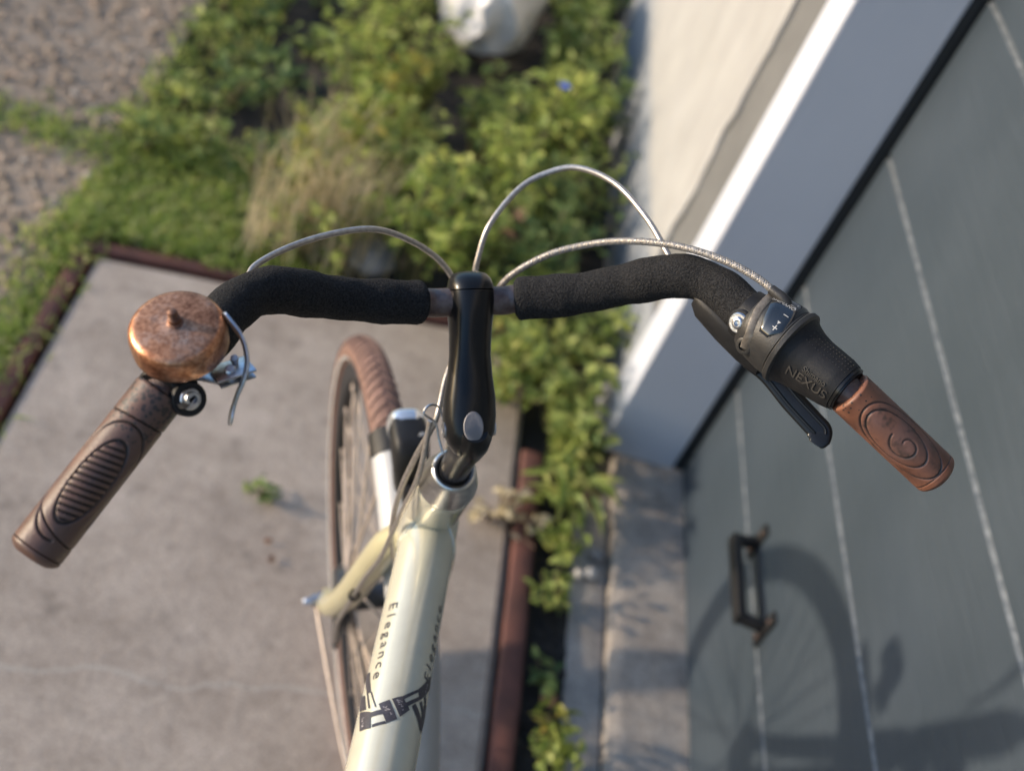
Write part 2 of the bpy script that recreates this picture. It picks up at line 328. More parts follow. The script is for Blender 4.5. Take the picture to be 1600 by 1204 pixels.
def merge(*vfs):
    V = []; F = []; n = 0
    for v, f in vfs:
        v = np.asarray(v, float).reshape(-1, 3)
        V.append(v); F += [tuple(i + n for i in q) for q in f]; n += len(v)
    return np.concatenate(V), F
def nrm(v):
    v = np.asarray(v, float); return v / (np.linalg.norm(v) + 1e-12)
def spline(pts, per=10):
    p = np.asarray(pts, float); out = []
    q = np.vstack([2 * p[0] - p[1], p, 2 * p[-1] - p[-2]])
    for i in range(1, len(q) - 2):
        for t in np.linspace(0, 1, per, endpoint=False):
            a, b, c, d = q[i - 1], q[i], q[i + 1], q[i + 2]
            out.append(0.5 * ((2 * b) + (-a + c) * t + (2 * a - 5 * b + 4 * c - d) * t * t + (-a + 3 * b - 3 * c + d) * t ** 3))
    out.append(p[-1]); return np.array(out)
def frames(path, hint=None):
    T = np.gradient(path, axis=0); T /= np.linalg.norm(T, axis=1)[:, None]
    h = np.array(hint if hint is not None else ((0, 0, 1) if abs(T[0][2]) < 0.9 else (1, 0, 0)), float)
    N = []; 
    for t in T:
        h = h - t * (h @ t); h = nrm(h); N.append(h)
    N = np.array(N); B = np.cross(T, N); return T, N, B
def sweep(path, rad, segs=16, hint=None, cap=True, flat=(1, 1)):
    path = np.asarray(path, float); n = len(path)
    rad = np.broadcast_to(np.asarray(rad, float), (n,)) if np.ndim(rad) < 2 else rad
    T, N, B = frames(path, hint)
    a = np.linspace(0, 2 * np.pi, segs, endpoint=False)
    V = (path[:, None, :] + (np.cos(a)[None, :, None] * N[:, None, :] * flat[0] + np.sin(a)[None, :, None] * B[:, None, :] * flat[1]) * np.asarray(rad)[:, None, None]).reshape(-1, 3)
    F = [(i * segs + j, i * segs + (j + 1) % segs, (i + 1) * segs + (j + 1) % segs, (i + 1) * segs + j) for i in range(n - 1) for j in range(segs)]
    if cap:
        F.append(tuple(range(segs))[::-1]); F.append(tuple((n - 1) * segs + j for j in range(segs)))
    return V, F
def lathe(c, axis, prof, segs=32, hint=None, cap=True):
    """prof: list of (distance along axis, radius)"""
    axis = nrm(axis); h = np.array(hint if hint is not None else ((0, 0, 1) if abs(axis[2]) < 0.9 else (1, 0, 0)), float)
    N = nrm(h - axis * (h @ axis)); B = np.cross(axis, N); c = np.asarray(c, float)
    a = np.linspace(0, 2 * np.pi, segs, endpoint=False)
    V = np.concatenate([c + axis * d + r * (np.cos(a)[:, None] * N + np.sin(a)[:, None] * B) for d, r in prof])
    n = len(prof)
    F = [(i * segs + j, i * segs + (j + 1) % segs, (i + 1) * segs + (j + 1) % segs, (i + 1) * segs + j) for i in range(n - 1) for j in range(segs)]
    if cap:
        F.append(tuple(range(segs))[::-1]); F.append(tuple((n - 1) * segs + j for j in range(segs)))
    return V, F
def loft(stations, power=2.6, segs=28):
    """stations: (centre, u, v, hu, hv) superellipse sections"""
    V = []; a = np.linspace(0, 2 * np.pi, segs, endpoint=False)
    ca, sa = np.cos(a), np.sin(a)
    cu = np.sign(ca) * np.abs(ca) ** (2 / power); sv = np.sign(sa) * np.abs(sa) ** (2 / power)
    for c, u, v, hu, hv in stations:
        V.append(np.asarray(c) + cu[:, None] * np.asarray(u) * hu + sv[:, None] * np.asarray(v) * hv)
    n = len(stations)
    F = [(i * segs + j, i * segs + (j + 1) % segs, (i + 1) * segs + (j + 1) % segs, (i + 1) * segs + j) for i in range(n - 1) for j in range(segs)]
    F.append(tuple(range(segs))[::-1]); F.append(tuple((n - 1) * segs + j for j in range(segs)))
    return np.concatenate(V), F
def box(x0, x1, y0, y1, z0, z1, bev=0.0):
    bm = bmesh.new(); bmesh.ops.create_cube(bm, size=1)
    for v in bm.verts:
        v.co = Vector(((x0 + x1) / 2 + v.co.x * (x1 - x0), (y0 + y1) / 2 + v.co.y * (y1 - y0), (z0 + z1) / 2 + v.co.z * (z1 - z0)))
    if bev: bmesh.ops.bevel(bm, geom=bm.edges[:], offset=bev, segments=2, affect='EDGES', profile=0.5)
    bm.verts.index_update(); vf = np.array([v.co[:] for v in bm.verts]), [tuple(v.index for v in f.verts) for f in bm.faces]
    bm.free(); return vf
def obox(c, ex, ey, ez, hx, hy, hz, bev=0.0):
    v, f = box(-hx, hx, -hy, hy, -hz, hz, bev)
    Bm = np.stack([nrm(ex), nrm(ey), nrm(ez)]); return np.asarray(c) + v @ Bm, f
def grid_sheet(x0, x1, y0, y1, nx, ny, zf):
    X, Y = np.meshgrid(np.linspace(x0, x1, nx), np.linspace(y0, y1, ny))
    Z = np.vectorize(zf)(X, Y)
    V = np.stack([X.ravel(), Y.ravel(), Z.ravel()], 1)
    F = [(j * nx + i, j * nx + i + 1, (j + 1) * nx + i + 1, (j + 1) * nx + i) for j in range(ny - 1) for i in range(nx - 1)]
    return V, F
def text_mesh(s, size, extrude=0.0):
    cu = bpy.data.curves.new('t', 'FONT'); cu.body = s; cu.size = size; cu.align_x = 'CENTER'; cu.align_y = 'CENTER'; cu.extrude = extrude
    o = bpy.data.objects.new('t', cu); COL.objects.link(o)
    dg = bpy.context.evaluated_depsgraph_get(); dg.update()
    me = bpy.data.meshes.new_from_object(o.evaluated_get(dg))
    bm = bmesh.new(); bm.from_mesh(me)
    bmesh.ops.triangulate(bm, faces=bm.faces[:])
    bmesh.ops.subdivide_edges(bm, edges=[e for e in bm.edges if e.calc_length() > size * 0.3], cuts=2)
    bmesh.ops.triangulate(bm, faces=bm.faces[:])
    bm.verts.index_update()
    v = np.array([q.co[:] for q in bm.verts]); f = [tuple(q.index for q in p.verts) for p in bm.faces]
    bm.free(); bpy.data.objects.remove(o); bpy.data.curves.remove(cu); bpy.data.meshes.remove(me)
    return v, f

# ------------------------------------------------------------------ setting: ground
DOOR_X = 0.755; WALL_X = 0.585
def hz(x, y, s, a, o=0.0):
    return a * mnoise.noise(Vector((x * s + o, y * s, o)))
struct('ground', grid_sheet(-14, 14, -8, 20, 57, 57, lambda x, y: -0.035), M['earth'], auto=0)
# the concrete slab the bicycle stands on (front edge slightly askew, worn rim)
def slab():
    out = [(-0.475, -2.0), (-0.475, 1.81), (0.415, 1.945), (0.415, -2.0)]
    bm = bmesh.new()
    vs_ = [bm.verts.new((x, y, 0)) for x, y in out]; bm.faces.new(vs_[::-1])
    r = bmesh.ops.extrude_face_region(bm, geom=bm.faces[:])
    for g in r['geom']:
        if isinstance(g, bmesh.types.BMVert): g.co.z = -0.12
    bm.normal_update()
    bmesh.ops.bevel(bm, geom=[e for e in bm.edges if all(abs(v.co.z) < 1e-6 for v in e.verts)], offset=0.012, segments=3, affect='EDGES')
    bmesh.ops.recalc_face_normals(bm, faces=bm.faces[:])
    bm.verts.index_update(); vf = np.array([v.co[:] for v in bm.verts]), [tuple(v.index for v in f.verts) for f in bm.faces]; bm.free(); return vf
struct('concrete_slab', slab(), M['concrete'])
struct('gutter', box(0.545, 0.612, -2.0, 1.62, -0.12, -0.022, 0.004), M['gutter'])
def step():
    v, f = grid_sheet(0.616, 0.80, -2.0, 1.70, 14, 160, lambda x, y: 0.006 + hz(x, y, 6, 0.006) + hz(x, y, 25, 0.002) - 0.006 * max(0, (0.632 - x) / 0.016))
    v = np.asarray(v); edge = np.abs(v[:, 0] - 0.616) < 1e-6
    v[edge, 0] += np.array([hz(0, y, 9, 0.006) + hz(3, y, 40, 0.002) for y in v[edge, 1]])
    lo = v[edge].copy(); lo[:, 2] = -0.13; n = len(v); ids = np.where(edge)[0]
    V = np.vstack([v, lo]); F = list(f) + [(ids[i], ids[i + 1], n + i + 1, n + i) for i in range(len(ids) - 1)]
    return V, F
struct('threshold_step', step(), M['step_concrete'])
struct('planting_soil', grid_sheet(0.40, 0.60, -2.0, 6.0, 9, 160, lambda x, y: -0.030 + hz(x, y, 14, 0.016)), M['soil'])
struct('bed_soil', grid_sheet(-0.62, 0.60, 1.80, 6.0, 46, 160, lambda x, y: -0.022 + hz(x, y, 8, 0.02) + (-0.02 if y < 1.98 else 0)), M['soil'])
struct('gravel_path', grid_sheet(-4.5, -0.55, -2.0, 8.0, 60, 150, lambda x, y: -0.016 + hz(x, y, 3, 0.012) + 0.01 * (1 if y > 2.2 else 0)), M['gravel_bed'])

# rusty steel edging strips round the slab
def edging(name, a, b, wdt, label, z=0.006):
    a = np.array(a); b = np.array(b); d = nrm(np.append(b - a, 0)); p = np.array([-d[1], d[0], 0]); Ln = np.linalg.norm(b - a)
    st = []; n = max(6, int(Ln / 0.08)); V = []; F = []
    for i in range(n + 1):
        c = np.append(a, 0) + d * Ln * i / n
        w0 = wdt * 0.5 + hz(c[0], c[1], 7, 0.004); dz = hz(c[0], c[1], 5, 0.005, 3)
        st.append((c + np.array([0, 0, z - 0.03 + dz]), p, np.array([0, 0, 1.]), w0, 0.03))
    o = obj(name, loft(st, power=9, segs=20), M['rust'], origin=(*((a + b) / 2), 0)); tag(o, label, 'edging', 'rusty edging strips'); return o
edging('steel_edging', (0.445, -1.9), (0.442, 1.62), 0.042, 'rust brown steel edging strip between the slab and the narrow planted gap')
edging('steel_edging', (-0.503, -1.9), (-0.505, 1.80), 0.036, 'rust brown steel edging strip along the grass on the slab side', -0.004)
edging('steel_edging', (-0.52, 1.835), (0.42, 1.976), 0.030, 'rust brown steel edging strip across the far end of the slab', -0.004)

# ------------------------------------------------------------------ garage wall, door post, door
gw = thing('garage_wall', (0.62, 3.0, 0), 'cream painted rough rendered wall with white door post and grey plinth', 'wall')
def render_wall():
    ny, nz = 110, 90; y1 = 7.0; V = []; F = []
    for k in range(nz):
        z = 0.27 + (3.0 - 0.27) * (k / (nz - 1)) ** 1.25
        y0 = 1.945 + 0.020 * mnoise.noise(Vector((0.3, 0, z * 8))) + 0.012 * mnoise.noise(Vector((7, 0, z * 22)))
        for j in range(ny):
            y = y0 + (y1 - y0) * (j / (ny - 1)) ** 1.6
            V.append((WALL_X - 0.008 + 0.005 * mnoise.noise(Vector((0, y * 4, z * 4))) + 0.0030 * mnoise.noise(Vector((5, y * 20, z * 7))), y, z))
    for k in range(nz - 1):
        for j in range(ny - 1):
            F.append((k * ny + j, (k + 1) * ny + j, (k + 1) * ny + j + 1, k * ny + j + 1))
    V = np.array(V); n = len(V)
    e = [k * ny for k in range(nz)]; bk = V[e].copy(); bk[:, 0] = WALL_X + 0.006
    F += [(e[k], n + k, n + k + 1, e[k + 1]) for k in range(nz - 1)]
    V = np.vstack([V, bk]); n = len(V)
    e2 = list(range(ny)); bk = V[e2].copy(); bk[:, 0] = WALL_X + 0.006
    F += [(e2[j], e2[j + 1], n + j + 1, n + j) for j in range(ny - 1)]
    return np.vstack([V, bk]), F
obj('rendered_wall', render_wall(), M['render'], gw)
obj('cement_strip', box(WALL_X - 0.0005, 0.80, 1.7935, 7.0, 0.268, 3.0), M['cement'], gw, smooth=False)
obj('plinth', merge(box(WALL_X - 0.004, 0.80, 1.7935, 7.0, -0.1, 0.267, 0.003)), M['plinth'], gw, smooth=False)
obj('door_post', box(WALL_X - 0.006, 0.736, 1.684, 1.7925, 0.004, 2.20, 0.004), M['post_paint'], gw, smooth=False)
def seal():
    st = []
    for k in range(60):
        z = 0.0 + 2.2 * k / 59
        j = 0.0025 * mnoise.noise(Vector((2, 1, z * 12)))
        st.append((np.array([0.7515 + j * 0.5, 1.7035 + j, z]), np.array([1., 0, 0]), np.array([0, 1., 0]), 0.0165 + j, 0.016))
    return loft(st, 5, 16)
obj('rubber_seal', seal(), M['seal'], gw)
obj('lintel', box(WALL_X - 0.004, 0.80, -2.6, 1.79, 2.205, 3.0, 0.004), M['render'], gw, smooth=False)
obj('back_wall', box(0.81, 0.95, -2.6, 7.0, -0.1, 3.0), M['cement'], gw, smooth=False)

gd = thing('garage_door', (DOOR_X, 0.0, 0.01), 'grey painted garage door of wide horizontal boards with a black pull handle', 'garage door')
def board(z0, z1, y0=-2.4, y1=1.677):
    """one tongue and groove board: flat face, rounded lower lip, top chamfer pale from wear and from light put into its colour"""
    prof = [(0.030, z0), (0.004, z0), (0.0, z0 + 0.0035), (0.0, z1 - 0.0055), (0.0060, z1 - 0.0010), (0.030, z1 - 0.0015)]
    ny = 150; V = []; F = []; mi = []
    for j in range(ny):
        y = y0 + (y1 - y0) * j / (ny - 1)
        for k, (dx, z) in enumerate(prof):
            wob = 0.0012 * mnoise.noise(Vector((z * 3, y * 14, 0))) + 0.0007 * mnoise.noise(Vector((z * 3, y * 60, 2)))
            V.append((DOOR_X + dx, y, z + (wob if k in (3,) else 0)))
    m_ = len(prof)
    for j in range(ny - 1):
        for k in range(m_ - 1):
            F.append((j * m_ + k, (j + 1) * m_ + k, (j + 1) * m_ + k + 1, j * m_ + k + 1)); mi.append(1 if k == 3 else 0)
    F.append(tuple(range(m_))); mi.append(0); F.append(tuple((ny - 1) * m_ + k for k in range(m_))[::-1]); mi.append(0)
    return (np.array(V), F), mi
zs = [0.012, 0.268, 0.535, 0.815, 1.092, 1.37, 1.648, 1.925, 2.20]
for a, b in zip(zs[:-1], zs[1:]):
    vf, mi = board(a, b); obj('board', vf, None, gd, mats=[M['door_paint'], M['door_bevel']], midx=mi, auto=30)
# handle: square D pull with screwed end plates
def handle_bar():
    z = 0.303; y0, y1 = 1.112, 1.268; x = DOOR_X - 0.0015; xo = DOOR_X - 0.044
    e = [np.array(q) for q in ((x, y0 - 0.006, z), (xo, y0 + 0.002, z), (xo, y1 - 0.002, z), (x, y1 + 0.006, z))]
    up = np.array([0, 0, 1.])
    return merge(obox((e[1] + e[2]) / 2, (0, 1, 0), (1, 0, 0), up, (y1 - y0) / 2 + 0.004, 0.0075, 0.0120, 0.0022),
                 obox((e[0] + e[1]) / 2 + np.array([.003, 0, 0]), e[0] - e[1], (0, 1, 0), up, 0.0205, 0.0062, 0.0100, 0.0016),
                 obox((e[2] + e[3]) / 2 + np.array([.003, 0, 0]), e[3] - e[2], (0, 1, 0), up, 0.0205, 0.0062, 0.0100, 0.0016))
hd = obj('handle', merge(handle_bar(),
         obox((DOOR_X - 0.0025, 1.104, 0.303), (0, 1, 0), (1, 0, 0), (0, 0, 1), 0.0110, 0.0042, 0.036, 0.0026),
         obox((DOOR_X - 0.0025, 1.276, 0.303), (0, 1, 0), (1, 0, 0), (0, 0, 1), 0.0110, 0.0042, 0.036, 0.0026)), M['handle'], gd)
for y in (1.104, 1.276):
    for z in (0.282, 0.324):
        obj('screw', lathe((DOOR_X - 0.0062, y, z), (-1, 0, 0), [(0, 0.0036), (0.001, 0.0034), (0.0016, 0.0024), (0.0010, 0.0012)], 14), M['copper'], hd)

# ------------------------------------------------------------------ bicycle
WC = np.array([0.147, 0.948, 0.340]); FW = np.array([-0.2965, 0.955, 0.0]); UP = np.array([-0.1568, -0.0487, 0.9864]); NR = np.array([0.9422, 0.2925, 0.1642])
def LW(p):
    p = np.asarray(p, float); return WC + p[..., 0:1] * FW + p[..., 1:2] * UP + p[..., 2:3] * NR if p.ndim > 1 else WC + p[0] * FW + p[1] * UP + p[2] * NR
def LV(p):
    return nrm(p[0] * FW + p[1] * UP + p[2] * NR)
CAMP = np.array([0, 0, 1.65])
bike = thing('bicycle', (0.201, 0.965, 0.0), 'cream bicycle leaning slightly left with black foam handlebar, brown grips and brown front tyre', 'bicycle')

BL = [(-0.2122, 0.7400, 0.0), (-0.2129, 0.7387, -0.0224), (-0.2139, 0.7402, -0.0371), (-0.2231, 0.7523, -0.0808), (-0.2348, 0.7696, -0.1191), (-0.2478, 0.7880, -0.1468), (-0.2586, 0.7957, -0.1639), (-0.2792, 0.8022, -0.1807), (-0.2985, 0.8041, -0.1924), (-0.3240, 0.8046, -0.2069), (-0.3488, 0.8057, -0.2217), (-0.3568, 0.8040, -0.2281), (-0.3944, 0.7790, -0.2640), (-0.4280, 0.7504, -0.3011)]
BR = [(-0.2122, 0.7400, 0.0), (-0.2127, 0.7391, 0.0254), (-0.2129, 0.7410, 0.0348), (-0.2217, 0.7527, 0.0780), (-0.2294, 0.7689, 0.1133), (-0.2414, 0.7877, 0.1402), (-0.2528, 0.7958, 0.1585), (-0.2740, 0.7996, 0.1734), (-0.2938, 0.7988, 0.1820), (-0.3128, 0.8009, 0.1920), (-0.3314, 0.8010, 0.2025), (-0.3530, 0.8007, 0.2165), (-0.3711, 0.7977, 0.2310), (-0.3967, 0.7785, 0.2642), (-0.4199, 0.7562, 0.2995)]
pl = spline(LW(np.array(BL)), 8); pr = spline(LW(np.array(BR)), 8)
bar = np.vstack([pl[:2:-1][3:], pl[2:0:-1], pr[:-3]])
obj('handlebar', sweep(bar, 0.0111, 20, hint=UP), M['bar_steel'], bike)
def foam(path, i0, i1):
    p = path[i0:i1]; n = len(p); s = np.concatenate([[0], np.cumsum(np.linalg.norm(np.diff(p, axis=0), axis=1))])
    q = np.linspace(0, s[-1], 90); pp = np.stack([np.interp(q, s, p[:, k]) for k in range(3)], 1)
    pp = np.stack([np.convolve(np.pad(pp[:, k], 3, 'reflect', reflect_type='odd'), np.ones(7) / 7, 'valid') for k in range(3)], 1)
    r = np.full(90, 0.0163); e = np.minimum(q, s[-1] - q); r -= 0.004 * np.clip(1 - e / 0.004, 0, 1) ** 2
    r += 0.0006 * np.sin(q * 70) + 0.0004 * np.sin(q * 190 + 1)
    V, F = sweep(pp, r, 40, hint=UP)
    V = np.array([v + nrm(v) * 0 + np.array(mnoise.noise_vector(Vector(v * 160))) * 0.00035 for v in V]); return V, F
iL = np.argmin(np.linalg.norm(pl - LW((-0.2139, 0.7402, -0.0371)), axis=1)); iL2 = np.argmin(np.linalg.norm(pl - LW((-0.332, 0.8046, -0.2119)), axis=1))
iR = np.argmin(np.linalg.norm(pr - LW((-0.2129, 0.7410, 0.0348)), axis=1)); iR2 = np.argmin(np.linalg.norm(pr - LW((-0.2990, 0.7993, 0.1850)), axis=1))
obj('foam_sleeve', foam(pl, iL, iL2 + 1), M['foam'], bike, auto=0)
obj('foam_sleeve', foam(pr, iR, iR2 + 1), M['foam'], bike, auto=0)

# grips: patterned rubber worked out of a fine grid
def grip(name, c0, c1, r0, fn, m, face=None):
    c0, c1 = LW(c0), LW(c1); Ln = np.linalg.norm(c1 - c0); ax = nrm(c1 - c0)
    tocam = nrm(CAMP - (c0 + c1) / 2); N = nrm(tocam - ax * (tocam @ ax)); B = np.cross(ax, N)
    na, nt = 200, 150; V = []; dirt = []; speck = []; tone = []
    al = np.linspace(0, Ln, na); th = np.linspace(-np.pi, np.pi, nt, endpoint=False)
    for a in al:
        e = Ln - a; rr = r0 - 0.005 * max(0, 1 - e / 0.005) ** 2 - 0.0014 * max(0, 1 - a / 0.002) ** 2
        for t in th:
            h, d, s, tn = fn(a, r0 * t, Ln)
            V.append(c0 + ax * a + (N * math.cos(t) + B * math.sin(t)) * (rr + h)); dirt.append(d); speck.append(s); tone.append(tn)
    F = [(i * nt + j, i * nt + (j + 1) % nt, (i + 1) * nt + (j + 1) % nt, (i + 1) * nt + j) for i in range(na - 1) for j in range(nt)]
    F.append(tuple(range(nt))[::-1]); F.append(tuple((na - 1) * nt + j for j in range(nt)))
    return obj(name, (V, F), m, bike, attrs={'dirt': ('POINT', dirt), 'speck': ('POINT', speck), 'tone': ('POINT', tone)}, auto=50)
def line(d, wd=0.0007): return max(0.0, 1 - abs(d) / wd)
def pat_l(a, b, Ln):
    g = 0.0; h = 0.0
    g = max(g, line(a - 0.022 - 0.10 * b))
    q = math.hypot((a - 0.066) / 0.040, b / 0.0235)
    g = max(g, line((q - 1) * 0.026) if (a < 0.09 or b > -0.004) else 0)
    q2 = math.hypot((a - 0.066 - 0.1 * b) / 0.0285, (b + 0.0005) / 0.0118)
    g = max(g, line((q2 - 1) * 0.013))
    if q2 < 1:
        ph = ((a - 0.25 * b) / 0.0041) % 1.0; k = line((ph - 0.5) * 0.0041, 0.0011); g = max(g, k * min(1, (1 - q2) * 12)); h += 0.0006 * (1 - q2 ** 4)
    g = max(g, line(a - 0.101 + 0.35 * b + 9 * b * b)); g = max(g, line(a - Ln + 0.006, 0.0005) * 0.6)
    sp = max(0, 1 - a / 0.045) * (1.0 if q2 > 1 else 0) + 0.12
    return h - 0.0014 * g, min(1, g * 1.5), min(1, sp * 1.25), max(0, min(1, 0.5 + mnoise.noise(Vector((a * 60, b * 60, 3)))))
def pat_r(a, b, Ln):
    g = 0.0; h = 0.0; d0 = 0.0
    u = (a - 0.047); 
    q1 = math.hypot(u / 0.036, b / 0.0190); g = max(g, line((q1 - 1) * 0.022))
    q2 = math.hypot((u + 0.004) / 0.027, (b - 0.001) / 0.0135); g = max(g, line((q2 - 1) * 0.016))
    if q1 < 1: h += 0.0007 * (1 - q1 ** 6)
    if q2 < 1: h += 0.0005 * (1 - q2 ** 6)
    ang = math.atan2(b / 0.8, (u - 0.004)); rad = math.hypot(u - 0.004, b / 0.8)
    sw = rad - 0.0035 - 0.0016 * (ang + math.pi)
    if rad < 0.0145: g = max(g, line(sw, 0.0012) * 0.8); d0 = 0.30 * max(0, 1 - abs(rad - 0.010) / 0.006) * (0.5 + 0.5 * math.sin(ang * 1.0 + 2.0))
    g = max(g, 0.7 * line(a - Ln + 0.009 - 3 * b * b))
    grime = mnoise.noise(Vector((a * 120, b * 120, 0))) + 0.6 * mnoise.noise(Vector((a * 420, b * 420, 4)))
    if q1 < 1.05: d0 += max(0, grime - 0.08) * (1.0 if q2 < 1 else 0.75)
    near = max(0, 1 - abs(q1 - 1) / 0.10) + max(0, 1 - abs(q2 - 1) / 0.12)
    d0 += 0.45 * near * max(0, 0.25 + grime)
    tn = max(0, min(1, 1.15 - q1 * 0.95 + 0.5 * mnoise.noise(Vector((a * 70, b * 70, 9)))))
    return h - 0.0010 * g, min(1, g * 1.1 + d0), 0.16 + 0.6 * max(0, 1 - a / 0.02), tn
grip('grip', (-0.3540, 0.8058, -0.2258), (-0.4290, 0.7497, -0.3018), 0.0160, pat_l, M['grip_l'])
grip('grip', (-0.3722, 0.7972, 0.2322), (-0.4203, 0.7558, 0.3000), 0.0164, pat_r, M['grip_r'])

# stem
ARM0 = np.array([-0.2850, 0.6710]); BARC = np.array([-0.2122, 0.7400]); AD = (BARC - ARM0); AL = np.linalg.norm(AD); AD = AD / AL; AP = np.array([-AD[1], AD[0]])
def arm_st(lst):
    out = []
    for t, hw, hh, off in lst:
        p = ARM0 + AD * AL * t + AP * off
        out.append((LW((p[0], p[1], -0.0050 * max(0, 1 - t))), NR, LV((AP[0], AP[1], 0)), hw, hh))
    return out
stem_arm = obj('stem', loft(arm_st([(-0.20, 0.006, 0.005, -0.004), (-0.17, 0.0105, 0.010, -0.003), (-0.09, 0.0165, 0.0145, -0.001), (0.0, 0.0195, 0.0165, 0), (0.12, 0.0203, 0.0170, 0), (0.26, 0.0196, 0.0165, 0.0005), (0.42, 0.0172, 0.0150, 0.000), (0.58, 0.0157, 0.0148, -0.0004), (0.74, 0.0158, 0.0165, 0), (0.88, 0.0169, 0.0188, 0), (1.0, 0.0174, 0.0198, 0), (1.07, 0.0173, 0.0192, 0)]), 2.7, 40), M['gloss_black'], bike, auto=60)
obj('clamp_cap', loft(arm_st([(1.078, 0.0174, 0.0192, 0), (1.11, 0.0173, 0.0183, 0), (1.16, 0.0160, 0.0155, -0.001), (1.20, 0.0130, 0.0115, -0.002), (1.22, 0.0080, 0.0060, -0.003)]), 2.5, 40), M['gloss_black'], stem_arm, auto=60)
pc = ARM0 + AD * 0.004 + AP * 0.0160
pn = LV((AP[0], AP[1], 0)); pd = LV((AD[0], AD[1], 0))
def ell_disc(c, u, v, nn, hu, hv, h):
    return loft([(np.asarray(c) + np.asarray(nn) * d, u, v, hu * k, hv * k) for d, k in ((-0.002, 1), (h * 0.6, 1), (h, 0.92))], 2.0, 28)
obj('stem_plug', ell_disc(LW((pc[0], pc[1], -0.005)), NR, pd, pn, 0.0078, 0.0118, 0.0016), M['grey_plug'], stem_arm)
for sd in (-1, 1):
    q = LW((ARM0[0] + AD[0] * 0.002, ARM0[1] + AD[1] * 0.002, -0.005)) + NR * sd * 0.0192
    obj('pivot_bolt', lathe(q, NR * sd, [(-0.002, 0.0062), (0.0010, 0.0062), (0.0014, 0.0050), (0.0006, 0.0034), (-0.003, 0.0032)], 20), M['steel'], stem_arm)
SA = nrm(UP * math.sin(R(70)) - FW * math.cos(R(70)))
H0 = LW((-0.262, 0.594, -0.0035))
obj('quill', lathe(H0, SA, [(-0.03, 0.0126), (0.030, 0.0126), (0.046, 0.0128), (0.054, 0.0145), (0.072, 0.0160), (0.086, 0.0150), (0.094, 0.010)], 28), M['gloss_black'], stem_arm)
# headset and head tube
hs = obj('headset', lathe(H0, SA, [(-0.004, 0.0128), (0.0010, 0.0139), (0.0020, 0.0146), (0.0024, 0.0165), (0.0016, 0.0180), (-0.0004, 0.0192), (-0.004, 0.0200), (-0.0255, 0.0252), (-0.0275, 0.0256), (-0.030, 0.0256)], 48), M['aluminium'], bike, auto=35)
obj('headset_ring', lathe(H0, SA, [(-0.0300, 0.0250), (-0.0318, 0.0250)], 48), M['gloss_black'], hs)
obj('bearing_seal', lathe(H0, SA, [(-0.003, 0.0120), (0.0016, 0.0124), (0.0016, 0.0137), (-0.003, 0.0139)], 40), M['gloss_black'], hs)
obj('head_tube', lathe(H0, SA, [(-0.0320, 0.0248), (-0.034, 0.0256), (-0.045, 0.0250), (-0.165, 0.0242), (-0.178, 0.0252), (-0.182, 0.0248)], 40), M['frame_paint'], bike)
# frame tubes
TA = np.array([0.137, 0.713, 0.805]); TB = np.array([0.129, 0.461, 0.822]); TX = nrm(TB - TA)
TS = nrm(np.cross(TX, (0, 0, 1.0))); TU = np.cross(TS, TX)
TR = 0.0256
top_len = 0.62
tp = np.array([TA + TX * s for s in np.linspace(0.0, top_len, 40)])
top_tube = obj('top_tube', sweep(tp, np.interp(np.linspace(0, top_len, 40), [0, 0.25, 0.62], [0.0250, 0.0260, 0.0262]), 48, hint=TU), M['frame_paint'], bike)
wa = TA + TX * 0.0245
obj('weld_bead', merge(*[lathe(H0 + SA * (-0.087 + 0.0) + 0 * SA, SA, [(0, 0.001), (0.001, 0.0012)], 6)]) if False else sweep(np.array([TA + TX * (0.0295 - 0.010 * math.cos(2 * t) + 0.0006 * math.sin(t * 23)) + (TU * math.cos(t) + TS * math.sin(t)) * 0.0250 for t in np.linspace(0, 2 * np.pi, 90)]), 0.0021, 8), M['frame_paint'], top_tube)
def on_tube(s, th, off=0.0):
    """point on the top tube: s metres back from the head, th degrees to the left of its top"""
    r = float(np.interp(s, [0, 0.25, 0.62], [0.0250, 0.0260, 0.0262])) + off
    return TA + TX * s + (TU * math.cos(R(th)) + TS * math.sin(R(th))) * r
hb = LW((-0.201, 0.43, 0)); bb = np.array([0.222, 0.12, 0.285])
dt = np.array([hb + (bb - hb) * s for s in np.linspace(0, 1, 20)])
obj('down_tube', sweep(dt, 0.0235, 40, hint=TU), M['frame_paint'], bike)
st_top = TA + TX * top_len
obj('seat_tube', sweep(np.array([bb + (st_top - bb) * s for s in np.linspace(-0.0, 1.06, 12)]), 0.0165, 32), M['frame_paint'], bike)
